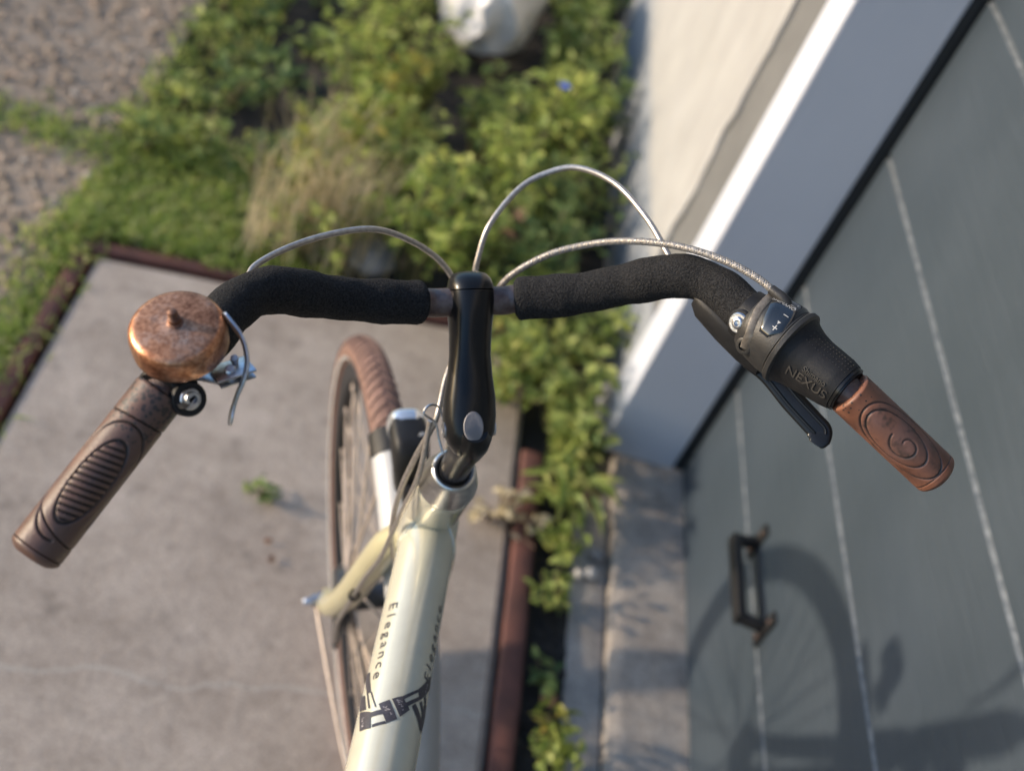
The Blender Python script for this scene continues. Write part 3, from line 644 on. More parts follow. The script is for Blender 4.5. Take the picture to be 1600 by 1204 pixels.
# printed name on both flanks of the top tube, drawn decal band
def tube_text(txt, s0, s1, th, side, size):
    tot = []
    for i, ch in enumerate(txt):
        v, f = text_mesh(ch, size); v = v * np.array([1.3, 1, 1])
        s = s0 + (s1 - s0) * i / (len(txt) - 1)
        P_ = []
        for x, y, _ in v:
            if side > 0: P_.append(on_tube(s + x, th - math.degrees(y / TR), 0.00035))
            else: P_.append(on_tube(s - x, -(th - math.degrees(y / TR)), 0.00035))
        tot.append((np.array(P_), f if side > 0 else f))
    return merge(*tot)
obj('lettering', tube_text('Elegance', 0.1245, 0.1955, 51, 1, 0.0120), M['decal'], top_tube, smooth=False)
obj('lettering', tube_text('ecnagelE', 0.1135, 0.1850, 51, -1, 0.0105) if False else tube_text('Elegance', 0.1850, 0.1135, 50, -1, 0.0120), M['decal'], top_tube, smooth=False)
def patch(c, off=0.0004, n=8):
    """c: four (s, th) corners"""
    c = [np.array(q, float) for q in c]; V = []
    for i in range(n + 1):
        for j in range(n + 1):
            a, b = i / n, j / n
            q = (c[0] * (1 - a) + c[1] * a) * (1 - b) + (c[3] * (1 - a) + c[2] * a) * b
            V.append(on_tube(q[0], q[1], off))
    return np.array(V), [(i * (n + 1) + j, (i + 1) * (n + 1) + j, (i + 1) * (n + 1) + j + 1, i * (n + 1) + j + 1) for i in range(n) for j in range(n)]
dec = [[(0.226, 76), (0.231, 46), (0.246, 39), (0.246, 62)],
       [(0.2315, 46), (0.2295, 24), (0.2335, 20), (0.2360, 44)], [(0.2430, 38), (0.2400, 17), (0.2420, 14), (0.2455, 37)],
       [(0.2245, 34), (0.2205, 17), (0.2360, -2), (0.2415, 14)],
       [(0.2195, 13.5), (0.2150, -3), (0.2240, -21), (0.2335, -6)],
       [(0.2150, -3.5), (0.2025, -30), (0.2045, -32), (0.2175, -6.5)], [(0.2200, -10), (0.2075, -36), (0.2100, -39), (0.2230, -14)],
       [(0.2025, -30), (0.1790, -62), (0.1880, -72), (0.2100, -39)],
       [(0.2200, -23.5), (0.2155, -30), (0.2255, -60), (0.2330, -58)], [(0.2120, -40), (0.2090, -44), (0.2180, -62), (0.2220, -60)], [(0.2040, -50), (0.2005, -54), (0.2080, -68), (0.2120, -66)],
       [(0.2250, -52), (0.2040, -58), (0.2120, -76), (0.2330, -66)],
       [(0.1840, 96), (0.1880, 74), (0.2110, 56), (0.2110, 66)], [(0.2110, 66), (0.2110, 63), (0.2270, 49), (0.2270, 53)], [(0.2110, 57), (0.2110, 54), (0.2270, 37), (0.2270, 40)],
       [(0.2070, 96), (0.2110, 72), (0.2270, 58), (0.2250, 78)]]
obj('decal_band', merge(*[patch(q) for q in dec]), M['decal'], top_tube)
rng = random.Random(4); mk = []
for (sa, ta, sb, tb) in ((0.2265, 27, 0.234, 8), (0.2195, 6, 0.2275, -11), (0.190, -52, 0.199, -48), (0.234, 66, 0.243, 54)):
    for k in range(16):
        u = rng.random(); vv = rng.random(); s = sa + (sb - sa) * u; t = ta + (tb - ta) * (0.5 * u + 0.5 * vv)
        ds = rng.uniform(0.0004, 0.0011); dt_ = rng.uniform(1.0, 3.0); tilt = rng.uniform(-1, 1)
        mk.append(patch([(s, t), (s + ds * tilt, t - dt_), (s + ds * tilt + 0.0006, t - dt_), (s + 0.0006, t)], 0.0007, 2))
dsc = obj('decal_scrolls', merge(*mk), M['decal_mark'], top_tube); dsc['kind'] = 'stuff'

# fork
def fork_blade(sd):
    p = LW(np.array([(-0.195, 0.420, -0.004), (-0.191, 0.405, sd * 0.012 - 0.004), (-0.182, 0.378, sd * 0.026 - 0.004), (-0.166, 0.330, sd * 0.0335 - 0.003), (-0.140, 0.258, sd * 0.041 - 0.002), (-0.105, 0.175, sd * 0.048), (-0.066, 0.095, sd * 0.053), (-0.032, 0.036, sd * 0.056), (-0.012, 0.008, sd * 0.056), (0.0, 0.0, sd * 0.0555)]))
    pp = spline(p, 8); return sweep(pp, np.interp(np.linspace(0, 1, len(pp)), [0, 0.25, 0.5, 0.85, 1], [0.0165, 0.0160, 0.0165, 0.0138, 0.0120]), 28, hint=FW)
fork = obj('fork', merge(fork_blade(-1), fork_blade(1)), M['fork_paint'], bike)
for sd in (-1, 1):
    obj('dropout', lathe(LW((0, 0, sd * 0.050)), NR * sd, [(0, 0.014), (0.0005, 0.0150), (0.0085, 0.0150), (0.009, 0.014)], 24), M['fork_paint'], fork)
# mudguard
def mudguard(a0, a1, rad, wd, th, droop):
    ang = np.linspace(a0, a1, 60); cs = np.linspace(-1, 1, 15); V = []
    for a in ang:
        d = (math.cos(R(a)), math.sin(R(a)))
        ring = []
        for k in cs: ring.append((rad - droop * abs(k) ** 2.6, wd * k))
        for k in cs[::-1]: ring.append((rad - th - droop * abs(k) ** 2.6, wd * k))
        for r, n_ in ring: V.append(LW((d[0] * r, d[1] * r, n_)))
    m_ = 30; F = [(i * m_ + j, i * m_ + (j + 1) % m_, (i + 1) * m_ + (j + 1) % m_, (i + 1) * m_ + j) for i in range(59) for j in range(m_)]
    F += [tuple(range(m_))[::-1], tuple(59 * m_ + j for j in range(m_))]
    return np.array(V), F
mg = obj('mudguard', mudguard(97, 205, 0.3665, 0.027, 0.0022, 0.016), M['white_plastic'], bike)
obj('mudguard_tip', mudguard(92.5, 97.5, 0.3680, 0.0278, 0.004, 0.0165), M['satin_black'], mg)
for sd in (-1, 1):
    stay = LW(np.array([(0.0, -0.012, sd * 0.068), (-0.02, -0.018, sd * 0.067), (-0.17, -0.060, sd * 0.052), (-0.325, -0.105, sd * 0.028)]))
    obj('mudguard_stay', sweep(spline(stay, 6), 0.0024, 10), M['spoke'], mg)

# front wheel
fwheel = group_part('front_wheel', bike)
def ring(prof_rn, nseg=120, wob=None):
    """closed profile of (radius, side offset) turned about the hub"""
    V = []; m_ = len(prof_rn)
    for i in range(nseg):
        a = 2 * np.pi * i / nseg; c, s = math.cos(a), math.sin(a)
        for r, n_ in prof_rn: V.append(LW((c * r, s * r, n_)))
    F = [(i * m_ + j, i * m_ + (j + 1) % m_, ((i + 1) % nseg) * m_ + (j + 1) % m_, ((i + 1) % nseg) * m_ + j) for i in range(nseg) for j in range(m_)]
    return np.array(V), F
trc, tr = 0.3258, 0.0190
obj('tyre', ring([(trc + tr * math.cos(t), tr * 1.04 * math.sin(t)) for t in np.linspace(-2.55, 2.55, 28)]), M['tyre'], fwheel)
def tread():
    vf = []
    for i in range(112):
        a = 2 * np.pi * i / 112
        for sd in (-1, 1):
            V = []
            for k in range(5):
                t = sd * (0.05 + 1.05 * k / 4); aa = a + 0.045 * (k / 4)
                for da, dr in ((-0.0150, 0), (-0.0125, 0.0019), (0.0125, 0.0019), (0.0150, 0)):
                    r = trc + (tr + dr - 0.0002) * math.cos(t); V.append(LW((math.cos(aa + da) * r, math.sin(aa + da) * r, (tr * 1.04 + dr) * math.sin(t))))
            vf.append((np.array(V), [(k * 4 + j, k * 4 + j + 1, k * 4 + 5 + j, k * 4 + 4 + j) for k in range(4) for j in range(3)]))
    return merge(*vf)
tdo = obj('tread', tread(), M['tyre'], fwheel); tdo['kind'] = 'stuff'
for sd in (-1, 1):
    obj('reflective_stripe', ring([(0.3155, sd * 0.0178), (0.3195, sd * 0.0199), (0.3196, sd * 0.0203), (0.3152, sd * 0.0182)]), M['reflector'], fwheel)
obj('rim', ring([(0.3125, -0.0125), (0.3125, -0.0105), (0.306, -0.0100), (0.306, 0.0100), (0.3125, 0.0105), (0.3125, 0.0125), (0.300, 0.0128), (0.2885, 0.0085), (0.2855, 0.0), (0.2885, -0.0085), (0.300, -0.0128)]), M['rim'], fwheel)
hub = obj('hub', lathe(LW((0, 0, -0.048)), NR, [(0, 0.012), (0.004, 0.040), (0.016, 0.044), (0.020, 0.030), (0.024, 0.030), (0.028, 0.018), (0.060, 0.017), (0.078, 0.020), (0.080, 0.030), (0.084, 0.030), (0.086, 0.016), (0.098, 0.011)], 36), M['hub'], fwheel)
obj('axle', lathe(LW((0, 0, -0.086)), NR, [(0, 0.004), (0.001, 0.0048), (0.010, 0.0048), (0.0102, 0.0088), (0.021, 0.0088), (0.0212, 0.0115), (0.024, 0.0115), (0.148, 0.0115), (0.151, 0.0115), (0.1512, 0.0088), (0.162, 0.0088), (0.172, 0.0048)], 24), M['steel'], fwheel)
obj('brake_arm', sweep(spline(LW(np.array([(-0.006, 0.0, -0.046), (-0.030, 0.035, -0.048), (-0.056, 0.020, -0.050), (-0.064, -0.012, -0.051)])), 6), np.linspace(0.012, 0.006, 19), 12, flat=(1, 0.5)), M['hub'], fwheel)
sp_me = None
for i in range(36):
    a = 2 * np.pi * i / 36 + 0.04; sd = -1 if i % 2 else 1; tw = 0.85 if (i // 2) % 2 else -0.85
    p0 = (0.029 * math.cos(a + tw), 0.029 * math.sin(a + tw), sd * (0.026 if sd < 0 else 0.034)); p1 = (0.2880 * math.cos(a), 0.2880 * math.sin(a), sd * 0.003)
    P0, P1 = LW(p0), LW(p1); path = np.array([P0 + (P1 - P0) * k for k in (0, 0.14, 0.15, 0.90, 0.91, 0.955, 0.96, 1.0)])
    rad = [0.0011, 0.0011, 0.0019, 0.0019, 0.0011, 0.0011, 0.0024, 0.0024] if sd < 0 else [0.0011] * 6 + [0.0024, 0.0024]
    obj('spoke', sweep(path, rad, 8), M['spoke'], fwheel)

# front lamp on the mudguard
lamp = group_part('front_lamp', bike)
def lamp_st(lst):
    return [(LW((f_, u_, n_ - 0.006)), FW, NR, hf, hn) for f_, u_, n_, hf, hn in lst]
obj('lamp_body', loft(lamp_st([(-0.098, 0.364, 0.009, 0.010, 0.013), (-0.098, 0.368, 0.009, 0.014, 0.0155), (-0.095, 0.382, 0.009, 0.019, 0.0165), (-0.088, 0.398, 0.009, 0.024, 0.0185), (-0.083, 0.412, 0.009, 0.0265, 0.0192), (-0.079, 0.423, 0.009, 0.0255, 0.0190), (-0.077, 0.429, 0.009, 0.022, 0.0172), (-0.076, 0.4315, 0.009, 0.016, 0.013)]), 4.0, 36), M['satin_black'], lamp, auto=55)
obj('lamp_lens', loft([(LW((-0.0565 + d, 0.412, 0.003)), UP, NR, h1, h2) for d, h1, h2 in ((-0.008, 0.0205, 0.0200), (0.002, 0.0212, 0.0206), (0.007, 0.0195, 0.0190), (0.0105, 0.015, 0.015), (0.012, 0.008, 0.009))], 2.8, 36), M['lamp_lens'], lamp)
obj('lamp_badge', lathe(LW((-0.0880, 0.4290, 0.0145)), LV((-0.55, 0.83, 0.1)), [(-0.002, 0.0052), (0.0012, 0.0052), (0.0016, 0.0044)], 20), M['print_white'], lamp)
obj('lamp_bracket', obox(LW((-0.104, 0.374, 0.002)), FW, UP, NR, 0.020, 0.012, 0.008, 0.003), M['satin_black'], lamp)

# cables
CA = [(-0.2267, 0.7700, -0.1686), (-0.2070, 0.7748, -0.1608), (-0.1826, 0.7761, -0.1225), (-0.1660, 0.7726, -0.0754), (-0.1568, 0.7528, -0.0403), (-0.1536, 0.7261, -0.0113), (-0.1600, 0.7020, 0.0025), (-0.1850, 0.6740, 0.0040), (-0.2190, 0.6572, -0.0110), (-0.2463, 0.6407, -0.0215), (-0.2453, 0.5919, -0.0333), (-0.2385, 0.5315, -0.0409), (-0.2324, 0.4611, -0.0403), (-0.2240, 0.3840, -0.0258)]
CB = [(-0.2000, 0.5200, 0.0060), (-0.2060, 0.5700, 0.0060), (-0.2020, 0.6100, 0.0070), (-0.1900, 0.6450, 0.0100), (-0.1726, 0.6739, 0.0143), (-0.1510, 0.7000, 0.0189), (-0.1403, 0.7188, 0.0220), (-0.1253, 0.7419, 0.0316), (-0.1043, 0.7616, 0.0571), (-0.0990, 0.7740, 0.0800), (-0.1060, 0.7850, 0.1030), (-0.1330, 0.7900, 0.1270), (-0.1732, 0.7875, 0.1430), (-0.2101, 0.7810, 0.1520), (-0.2320, 0.7740, 0.1594)]
CC = [(-0.2050, 0.5300, 0.0130), (-0.2120, 0.5800, 0.0130), (-0.2100, 0.6150, 0.0130), (-0.1980, 0.6500, 0.0160), (-0.1800, 0.6880, 0.0270), (-0.1727, 0.7214, 0.0372), (-0.1764, 0.7516, 0.0647), (-0.1890, 0.7747, 0.0940), (-0.2098, 0.7956, 0.1175), (-0.2364, 0.8131, 0.1435), (-0.2635, 0.8229, 0.1672), (-0.2856, 0.8264, 0.1834), (-0.3034, 0.8265, 0.1938)]
CD = [(-0.2463, 0.6407, -0.0255), (-0.2565, 0.5842, -0.0307), (-0.2443, 0.5156, -0.0378), (-0.2225, 0.4186, -0.0450), (-0.1950, 0.3425, -0.0520), (-0.1720, 0.2760, -0.0560), (-0.1280, 0.1700, -0.0580), (-0.0880, 0.0800, -0.0560), (-0.0620, -0.0080, -0.0500)]
def cable(pts, r=0.00245, seg=14):
    return spline(LW(np.array(pts)), 12), r
def braid(path, r, turns, n=6):
    T, N, B = frames(path); s = np.concatenate([[0], np.cumsum(np.linalg.norm(np.diff(path, axis=0), axis=1))])
    q = np.linspace(0, s[-1], int(s[-1] / 0.0011)); out = []
    P_ = np.stack([np.interp(q, s, path[:, k]) for k in range(3)], 1); N_ = np.stack([np.interp(q, s, N[:, k]) for k in range(3)], 1); B_ = np.stack([np.interp(q, s, B[:, k]) for k in range(3)], 1)
    for d in (-1, 1):
        for k in range(n):
            ph = 2 * np.pi * k / n + d * q * turns
            out.append(sweep(P_ + (N_ * np.cos(ph)[:, None] + B_ * np.sin(ph)[:, None]) * r, 0.00048, 3, cap=False))
    return merge(*out)
for pts, braided in ((CA, False), (CB, False), (CC, True), (CD, False)):
    pth, r = cable(pts)
    cb_ = obj('cable', sweep(pth, r, 14), M['cable'], bike)
    if braided: b_ = obj('braid', braid(pth, r, 620), M['braid'], cb_); b_['kind'] = 'stuff'
hook = spline(LW(np.array([(-0.2660, 0.6360, -0.0150), (-0.2471, 0.6533, -0.0190), (-0.2460, 0.6588, -0.0277), (-0.2503, 0.6540, -0.0330), (-0.2543, 0.6463, -0.0235), (-0.2613, 0.6346, -0.0205), (-0.2690, 0.6250, -0.0170)])), 6)
obj('cable_guide', sweep(hook, 0.0010, 8), M['steel'], bike)
obj('cable_clip', lathe(LW((-0.1720, 0.276, -0.0560)), LV((-0.35, 0.93, 0.1)), [(-0.004, 0.0042), (-0.004, 0.0062), (0.004, 0.0062), (0.004, 0.0042)], 18, cap=False), M['satin_black'], fork)

# bell
bell = group_part('bell', bike)
BA = LV((-0.10, 0.97, -0.13)); BC = LW((-0.3385, 0.8290, -0.2125))
obj('dome', lathe(BC, BA, [(0.002, 0.0268), (0.0005, 0.0280), (0.002, 0.0285), (0.007, 0.0287), (0.0135, 0.0287), (0.0165, 0.0283), (0.0186, 0.0270), (0.0198, 0.0252), (0.0205, 0.0228), (0.0210, 0.0120), (0.0213, 0.0065), (0.0219, 0.0050), (0.0219, 0.0003)], 64), M['bell'], bell, auto=50)
obj('stud', lathe(BC + BA * 0.0215, BA, [(0, 0.0050), (0.0012, 0.0050), (0.0018, 0.0040), (0.0050, 0.0038), (0.0054, 0.0029), (0.0066, 0.0032), (0.0072, 0.0027), (0.0084, 0.0031), (0.0090, 0.0026), (0.0106, 0.0026), (0.0112, 0.0018)], 14), M['stud'], bell)
obj('bell_post', lathe(BC, BA, [(-0.014, 0.0075), (0.004, 0.0075)], 20), M['satin_black'], bell)
bax = nrm(LW((-0.3568, 0.8040, -0.2281)) - LW((-0.3240, 0.8046, -0.2069)))
bcl = LW((-0.3490, 0.8056, -0.2222))
obj('bell_clamp', lathe(bcl, bax, [(-0.010, 0.0150), (-0.009, 0.0160), (0.006, 0.0160), (0.0072, 0.0150)], 32), M['satin_black'], bell)
bp0 = LW((-0.3655, 0.8105, -0.2088)); bdir = nrm(CAMP - bp0) * 0.55 + nrm(LV((-0.4, 0.3, 0.5))) * 0.45
obj('clamp_lug', lathe(bp0 - nrm(bdir) * 0.012, bdir, [(0, 0.0100), (0.001, 0.0108), (0.0105, 0.0108), (0.0115, 0.0100)], 24), M['satin_black'], bell)
obj('clamp_neck', obox((bp0 + bcl) / 2 - nrm(bdir) * 0.004, bp0 - bcl, bdir, bax, 0.013, 0.008, 0.0095, 0.003), M['satin_black'], bell)
obj('clamp_bolt', lathe(bp0 - nrm(bdir) * 0.0008, bdir, [(0, 0.0066), (0.0018, 0.0066), (0.0024, 0.0060), (0.0024, 0.0050), (0.0052, 0.0048), (0.0060, 0.0042), (0.0060, 0.0026), (0.003, 0.0024)], 22), M['steel'], bell)
lev = LW(np.array([(-0.3350, 0.8500, -0.1872), (-0.3414, 0.8500, -0.1835), (-0.3500, 0.8450, -0.1775), (-0.3590, 0.8370, -0.1752), (-0.3660, 0.8290, -0.1770), (-0.3710, 0.8190, -0.1815), (-0.3745, 0.8095, -0.1845), (-0.3790, 0.8010, -0.1866)]))
lp = spline(lev, 8); nl = len(lp)
wl_ = np.interp(np.linspace(0, 1, nl), [0, 0.06, 0.14, 0.5, 0.8, 0.9, 0.97, 1.0], [0.0028, 0.0046, 0.0034, 0.0036, 0.0030, 0.0052, 0.0045, 0.0015])
T_, N_, B_ = frames(lp, BA)
obj('bell_lever', loft([(lp[i], N_[i], B_[i], wl_[i], 0.0011) for i in range(nl)], 4, 12), M['steel'], bell)
br0 = LW((-0.3560, 0.8250, -0.1840))
obj('bracket', merge(obox(br0, LV((0.3, 0.1, 1)), LV((-0.8, 0.2, 0.3)), BA, 0.0120, 0.0090, 0.0009, 0.0005),
                     obox(br0 - BA * 0.006, LV((0.3, 0.1, 1)), LV((-0.8, 0.2, 0.3)), BA, 0.0110, 0.0090, 0.0009, 0.0005),
                     obox(LW((-0.352, 0.816, -0.2000)), LV((-0.3, -0.1, 1)), LV((-0.9, 0.3, -0.1)), BA, 0.014, 0.0065, 0.0012, 0.0008)), M['steel'], bell)
obj('rivet', lathe(br0 - LV((-0.3, -0.1, 1)) * 0.002 + LV((-0.8, 0.2, 0.3)) * 0.003, BA, [(-0.009, 0.0034), (0.0022, 0.0034), (0.0030, 0.0027)], 18), M['steel'], bell)
obj('rivet', lathe(br0 + LV((0.3, 0.1, 1)) * 0.004 - LV((-0.8, 0.2, 0.3)) * 0.004, BA, [(-0.009, 0.0020), (0.0040, 0.0020), (0.0044, 0.0026), (0.0064, 0.0024)], 16), M['steel'], bell)
# left brake perch under the bar
obj('brake_perch', obox(LW((-0.3330, 0.7900, -0.2250)), bax, LV((0.6, 0, -0.6)), UP, 0.016, 0.010, 0.012, 0.004), M['satin_black'], bike)

# gear shifter on the right
shf = group_part('gear_shifter', bike)
s0 = LW((-0.2960, 0.7990, 0.1832)); s1 = LW((-0.3722, 0.7972, 0.2322)); SX = nrm(s1 - s0); SL = np.linalg.norm(s1 - s0)
tc_ = nrm(CAMP - (s0 + s1) / 2); SN = nrm(tc_ - SX * (tc_ @ SX)); SB = np.cross(SX, SN)
def sp_(a, th, r): return s0 + SX * a + (SN * math.cos(R(th)) + SB * math.sin(R(th))) * r
obj('shifter_clamp', lathe(s0, SX, [(-0.004, 0.0170), (-0.003, 0.0185), (0.008, 0.0195), (0.009, 0.0185)], 36, SN), M['satin_black'], shf)
obj('shifter_body', lathe(s0 + SN * 0.001, SX, [(0.0050, 0.0195), (0.0062, 0.0218), (0.010, 0.0236), (0.018, 0.0256), (0.030, 0.0272), (0.0365, 0.0270), (0.0370, 0.0240)], 44, SN), M['shift_body'], shf)
# worn band curving over the body, dark indicator window beside it
def band_a(t): return float(np.interp(t, [-95, -50, -15, 8, 25, 50], [0.0085, 0.0090, 0.0110, 0.0145, 0.0170, 0.0180]))
def body_r(a): return float(np.interp(a, [0.0062, 0.010, 0.018, 0.030, 0.0365], [0.0218, 0.0236, 0.0256, 0.0272, 0.0270]))
bandp = np.array([sp_(band_a(t), t, body_r(band_a(t)) + 0.0006) + SN * 0.001 for t in np.linspace(-95, 50, 24)])
T_, N_, B_ = frames(bandp, SX)
obj('shifter_band', loft([(bandp[i], N_[i], B_[i], 0.0030, 0.0011) for i in range(24)], 3, 12), M['worn_edge'], shf)
def surf_patch(poly_fn, na, nt, r, off):
    V = []
    for i in range(na + 1):
        for j in range(nt + 1):
            a, t = poly_fn(i / na, j / nt); V.append(sp_(a, t, r + off) + SN * 0.001)
    return np.array(V), [(i * (nt + 1) + j, (i + 1) * (nt + 1) + j, (i + 1) * (nt + 1) + j + 1, i * (nt + 1) + j + 1) for i in range(na) for j in range(nt)]
def win(u, v):
    t = -86 + 96 * v; lo = 0.0130 + 0.0085 * max(0, v - 0.45) / 0.55; hi = 0.0350 - 0.006 * max(0, (v - 0.8) / 0.2); return lo + (hi - lo) * u, t
def win_r(a): return float(np.interp(a, [0.0062, 0.010, 0.018, 0.030, 0.0365], [0.0218, 0.0236, 0.0256, 0.0272, 0.0270]))
V = []; na, nt = 10, 24
for i in range(na + 1):
    for j in range(nt + 1):
        a, t = win(i / na, j / nt); ed = min(i, na - i, j, nt - j) == 0
        V.append(sp_(a, t, win_r(a) + (0.0002 if ed else 0.0010)) + SN * 0.001)
win_o = obj('indicator_window', (V, [(i * (nt + 1) + j, (i + 1) * (nt + 1) + j, (i + 1) * (nt + 1) + j + 1, i * (nt + 1) + j + 1) for i in range(na) for j in range(nt)]), M['window_tint'], shf)
def surf_text(txt, size, a0, t0, rfn, off, along=False, ext=0.0, sgn=1):
    v, f = text_mesh(txt, size, ext); P_ = []
    for x, y, z in v:
        if along: a = a0 + x * sgn; t = t0 - math.degrees(y * sgn / rfn(a0))
        else: a = a0 + y * sgn; t = t0 + math.degrees(x * sgn / rfn(a0))
        P_.append(sp_(a, t, rfn(a) + off + z) + SN * 0.001)
    return np.array(P_), f
obj('lettering', surf_text('SHIMANO', 0.0042, 0.0210, -50, win_r, 0.0014, True), M['print_white'], win_o, smooth=False)
def tri_mark(a, t, s, d):
    return np.array([sp_(a - s, t, win_r(a) + 0.0014) + SN * 0.001, sp_(a + s, t, win_r(a) + 0.0014) + SN * 0.001, sp_(a, t + d * 5, win_r(a) + 0.0014) + SN * 0.001]), [(0, 1, 2)]
obj('marks', merge(surf_text('+', 0.0085, 0.0290, -8, win_r, 0.0015), tri_mark(0.0290, -19, 0.0014, 1), surf_text('1', 0.0062, 0.0290, -32, win_r, 0.0015), tri_mark(0.0290, -52, 0.0013, -1), surf_text('-', 0.0070, 0.0290, -64, win_r, 0.0014)), M['print_white'], win_o, smooth=False)
obj('shifter_flange', lathe(s0 + SN * 0.001, SX, [(0.0372, 0.0235), (0.0375, 0.0283), (0.0385, 0.0292), (0.0415, 0.0290), (0.0425, 0.0278), (0.0428, 0.0235)], 48, SN), M['shift_body'], shf)
def slr(a): return float(np.interp(a, [0.042, 0.046, 0.052, 0.060, 0.070, 0.080, 0.0865], [0.0270, 0.0245, 0.0222, 0.0205, 0.0200, 0.0195, 0.0182]))
aa = np.concatenate([[0.0422], np.linspace(0.044, 0.0850, 26), [0.0865, 0.0868]])
def sleeve():
    V = []; nt = 80; ths = np.linspace(0, 360, nt, endpoint=False)
    for a in aa:
        for t in ths:
            bulge = 0.0022 * math.exp(-((a - 0.058) / 0.016) ** 2) * max(0, math.cos(R(t - 100))) ** 3
            V.append(sp_(a, t, (slr(a) if a < 0.0867 else 0.0165) + bulge))
    n = len(aa)
    return np.array(V), [(i * nt + j, i * nt + (j + 1) % nt, (i + 1) * nt + (j + 1) % nt, (i + 1) * nt + j) for i in range(n - 1) for j in range(nt)] + [tuple(range(nt))[::-1], tuple((n - 1) * nt + j for j in range(nt))]
slv = obj('twist_sleeve', sleeve(), M['satin_black'], shf)
obj('lettering', surf_text('NEXUS', 0.0105, 0.0675, 40, slr, -0.0004, True, 0.0005), M['emboss'], slv, smooth=False)
obj('lettering', surf_text('Shimano', 0.0056, 0.0700, 18, slr, -0.0004, True, 0.0004), M['emboss'], slv, smooth=False)
dots = []
for k in range(4):
    for q in range(14):
        a = 0.050 + 0.0026 * q; dots.append(lathe(sp_(a, -28 - 11 * k, slr(a) - 0.0003), sp_(a, -28 - 11 * k, 1) - sp_(a, -28 - 11 * k, 0), [(0, 0.00055), (0.0006, 0.0004)], 6))
dd = obj('sleeve_studs', merge(*dots), M['shift_body'], slv); dd['kind'] = 'stuff'
obj('shifter_end_ring', lathe(s0, SX, [(0.0868, 0.0168), (0.0868, 0.0176), (0.0890, 0.0176), (0.0890, 0.0160), (SL - 0.0004, 0.0158)], 40, SN), M['gloss_black'], shf)
def bolt(name, c, d, r, m, parent):
    return obj(name, lathe(c, d, [(-0.004, r), (0.0008, r), (0.0018, r * 0.88), (0.0018, r * 0.62), (0.0030, r * 0.56), (0.0036, r * 0.46), (0.0036, r * 0.30), (0.001, r * 0.28)], 24), m, parent)
obj('bolt_boss', lathe(sp_(0.0035, 26, 0.0150), sp_(0.0035, 20, 1) - sp_(0.0035, 20, 0), [(-0.008, 0.0095), (0.0035, 0.0095), (0.0045, 0.0085)], 24), M['satin_black'], shf)
bolt('clamp_bolt', sp_(0.0035, 26, 0.0196), sp_(0.0035, 18, 1) - sp_(0.0035, 18, 0), 0.0076, M['steel'], shf)
obj('socket_boss', lathe(sp_(0.0170, 48, 0.0250), sp_(0.0170, 32, 1) - sp_(0.0170, 32, 0), [(-0.006, 0.0064), (0.0020, 0.0064), (0.0026, 0.0056), (0.0026, 0.0036), (-0.003, 0.0034)], 22), M['shift_body'], shf)
obj('cable_barrel', sweep(np.array([LW((-0.2985, 0.8262, 0.1910)), LW((-0.3060, 0.8262, 0.1955)), LW((-0.3100, 0.8250, 0.1985)), LW((-0.3140, 0.8200, 0.2010))]), [0.0036, 0.0040, 0.0042, 0.0036], 18), M['shift_body'], shf)
# right brake lever hanging under the shifter
bl_ = group_part('brake_lever', bike)
DN = np.array([0, 0, -1.0])
obj('lever_body', loft([(LW(q), nrm(np.cross(SX, DN)), DN, hu, hv) for q, hu, hv in (((-0.2650, 0.7860, 0.1560), 0.004, 0.005), ((-0.2710, 0.7840, 0.1610), 0.008, 0.009), ((-0.2880, 0.7790, 0.1750), 0.011, 0.011), ((-0.3050, 0.7740, 0.1890), 0.012, 0.012), ((-0.3170, 0.7700, 0.2000), 0.010, 0.011))], 3.2, 24), M['satin_black'], bl_, auto=50)
lvp = spline(LW(np.array([(-0.3060, 0.7640, 0.1930), (-0.3180, 0.7590, 0.2060), (-0.3385, 0.7510, 0.2190), (-0.3560, 0.7450, 0.2310), (-0.3625, 0.7425, 0.2352), (-0.3672, 0.7385, 0.2330), (-0.3690, 0.7360, 0.2310)])), 8)
T_, N_, B_ = frames(lvp, SN)
nl = len(lvp)
obj('lever_blade', loft([(lvp[i], B_[i], N_[i], 0.0088 if i < nl - 10 else 0.0088 - 0.0004 * (i - nl + 10), 0.0030) for i in range(nl)], 5, 20), M['gloss_black'], bl_, auto=40)
obj('lever_rib', merge(*[sweep(lvp[4:-14] + N_[4:-14] * 0.0030 + B_[4:-14] * o_, 0.0011, 8) for o_ in (-0.0040, 0.0040)]), M['gloss_black'], bl_)

# ------------------------------------------------------------------ plants
def leaf_cloud(centres, dirs, size, rnd, width=0.55, droop=0.25):
    """one folded six-face leaf per centre"""
    V = []; F = []; tint = []
    tpl = np.array([(0, 0, 0), (0.30, 0.5, 0.10), (0.30, 0, 0), (0.30, -0.5, 0.10), (0.68, 0.40, 0.04), (0.68, 0, -0.06), (0.68, -0.40, 0.04), (1, 0, -0.22)])
    ft = [(0, 2, 1), (0, 3, 2), (1, 2, 5, 4), (2, 3, 6, 5), (4, 5, 7), (5, 6, 7)]
    for c, d in zip(centres, dirs):
        d = nrm(d); s = size * rnd.uniform(0.6, 1.3)
        side = nrm(np.cross(d, (rnd.gauss(0, 0.35), rnd.gauss(0, 0.35), 1))); upv = np.cross(side, d)
        b = len(V); t = tpl.copy(); t[:, 2] *= rnd.uniform(0.5, 1.6)
        for q in t: V.append(np.asarray(c) + s * (q[0] * d + q[1] * width * side + q[2] * upv))
        F += [tuple(i + b for i in q) for q in ft]; tint += [min(1, max(0, rnd.gauss(0.45, 0.26)))] * 6
    return np.array(V), F, tint
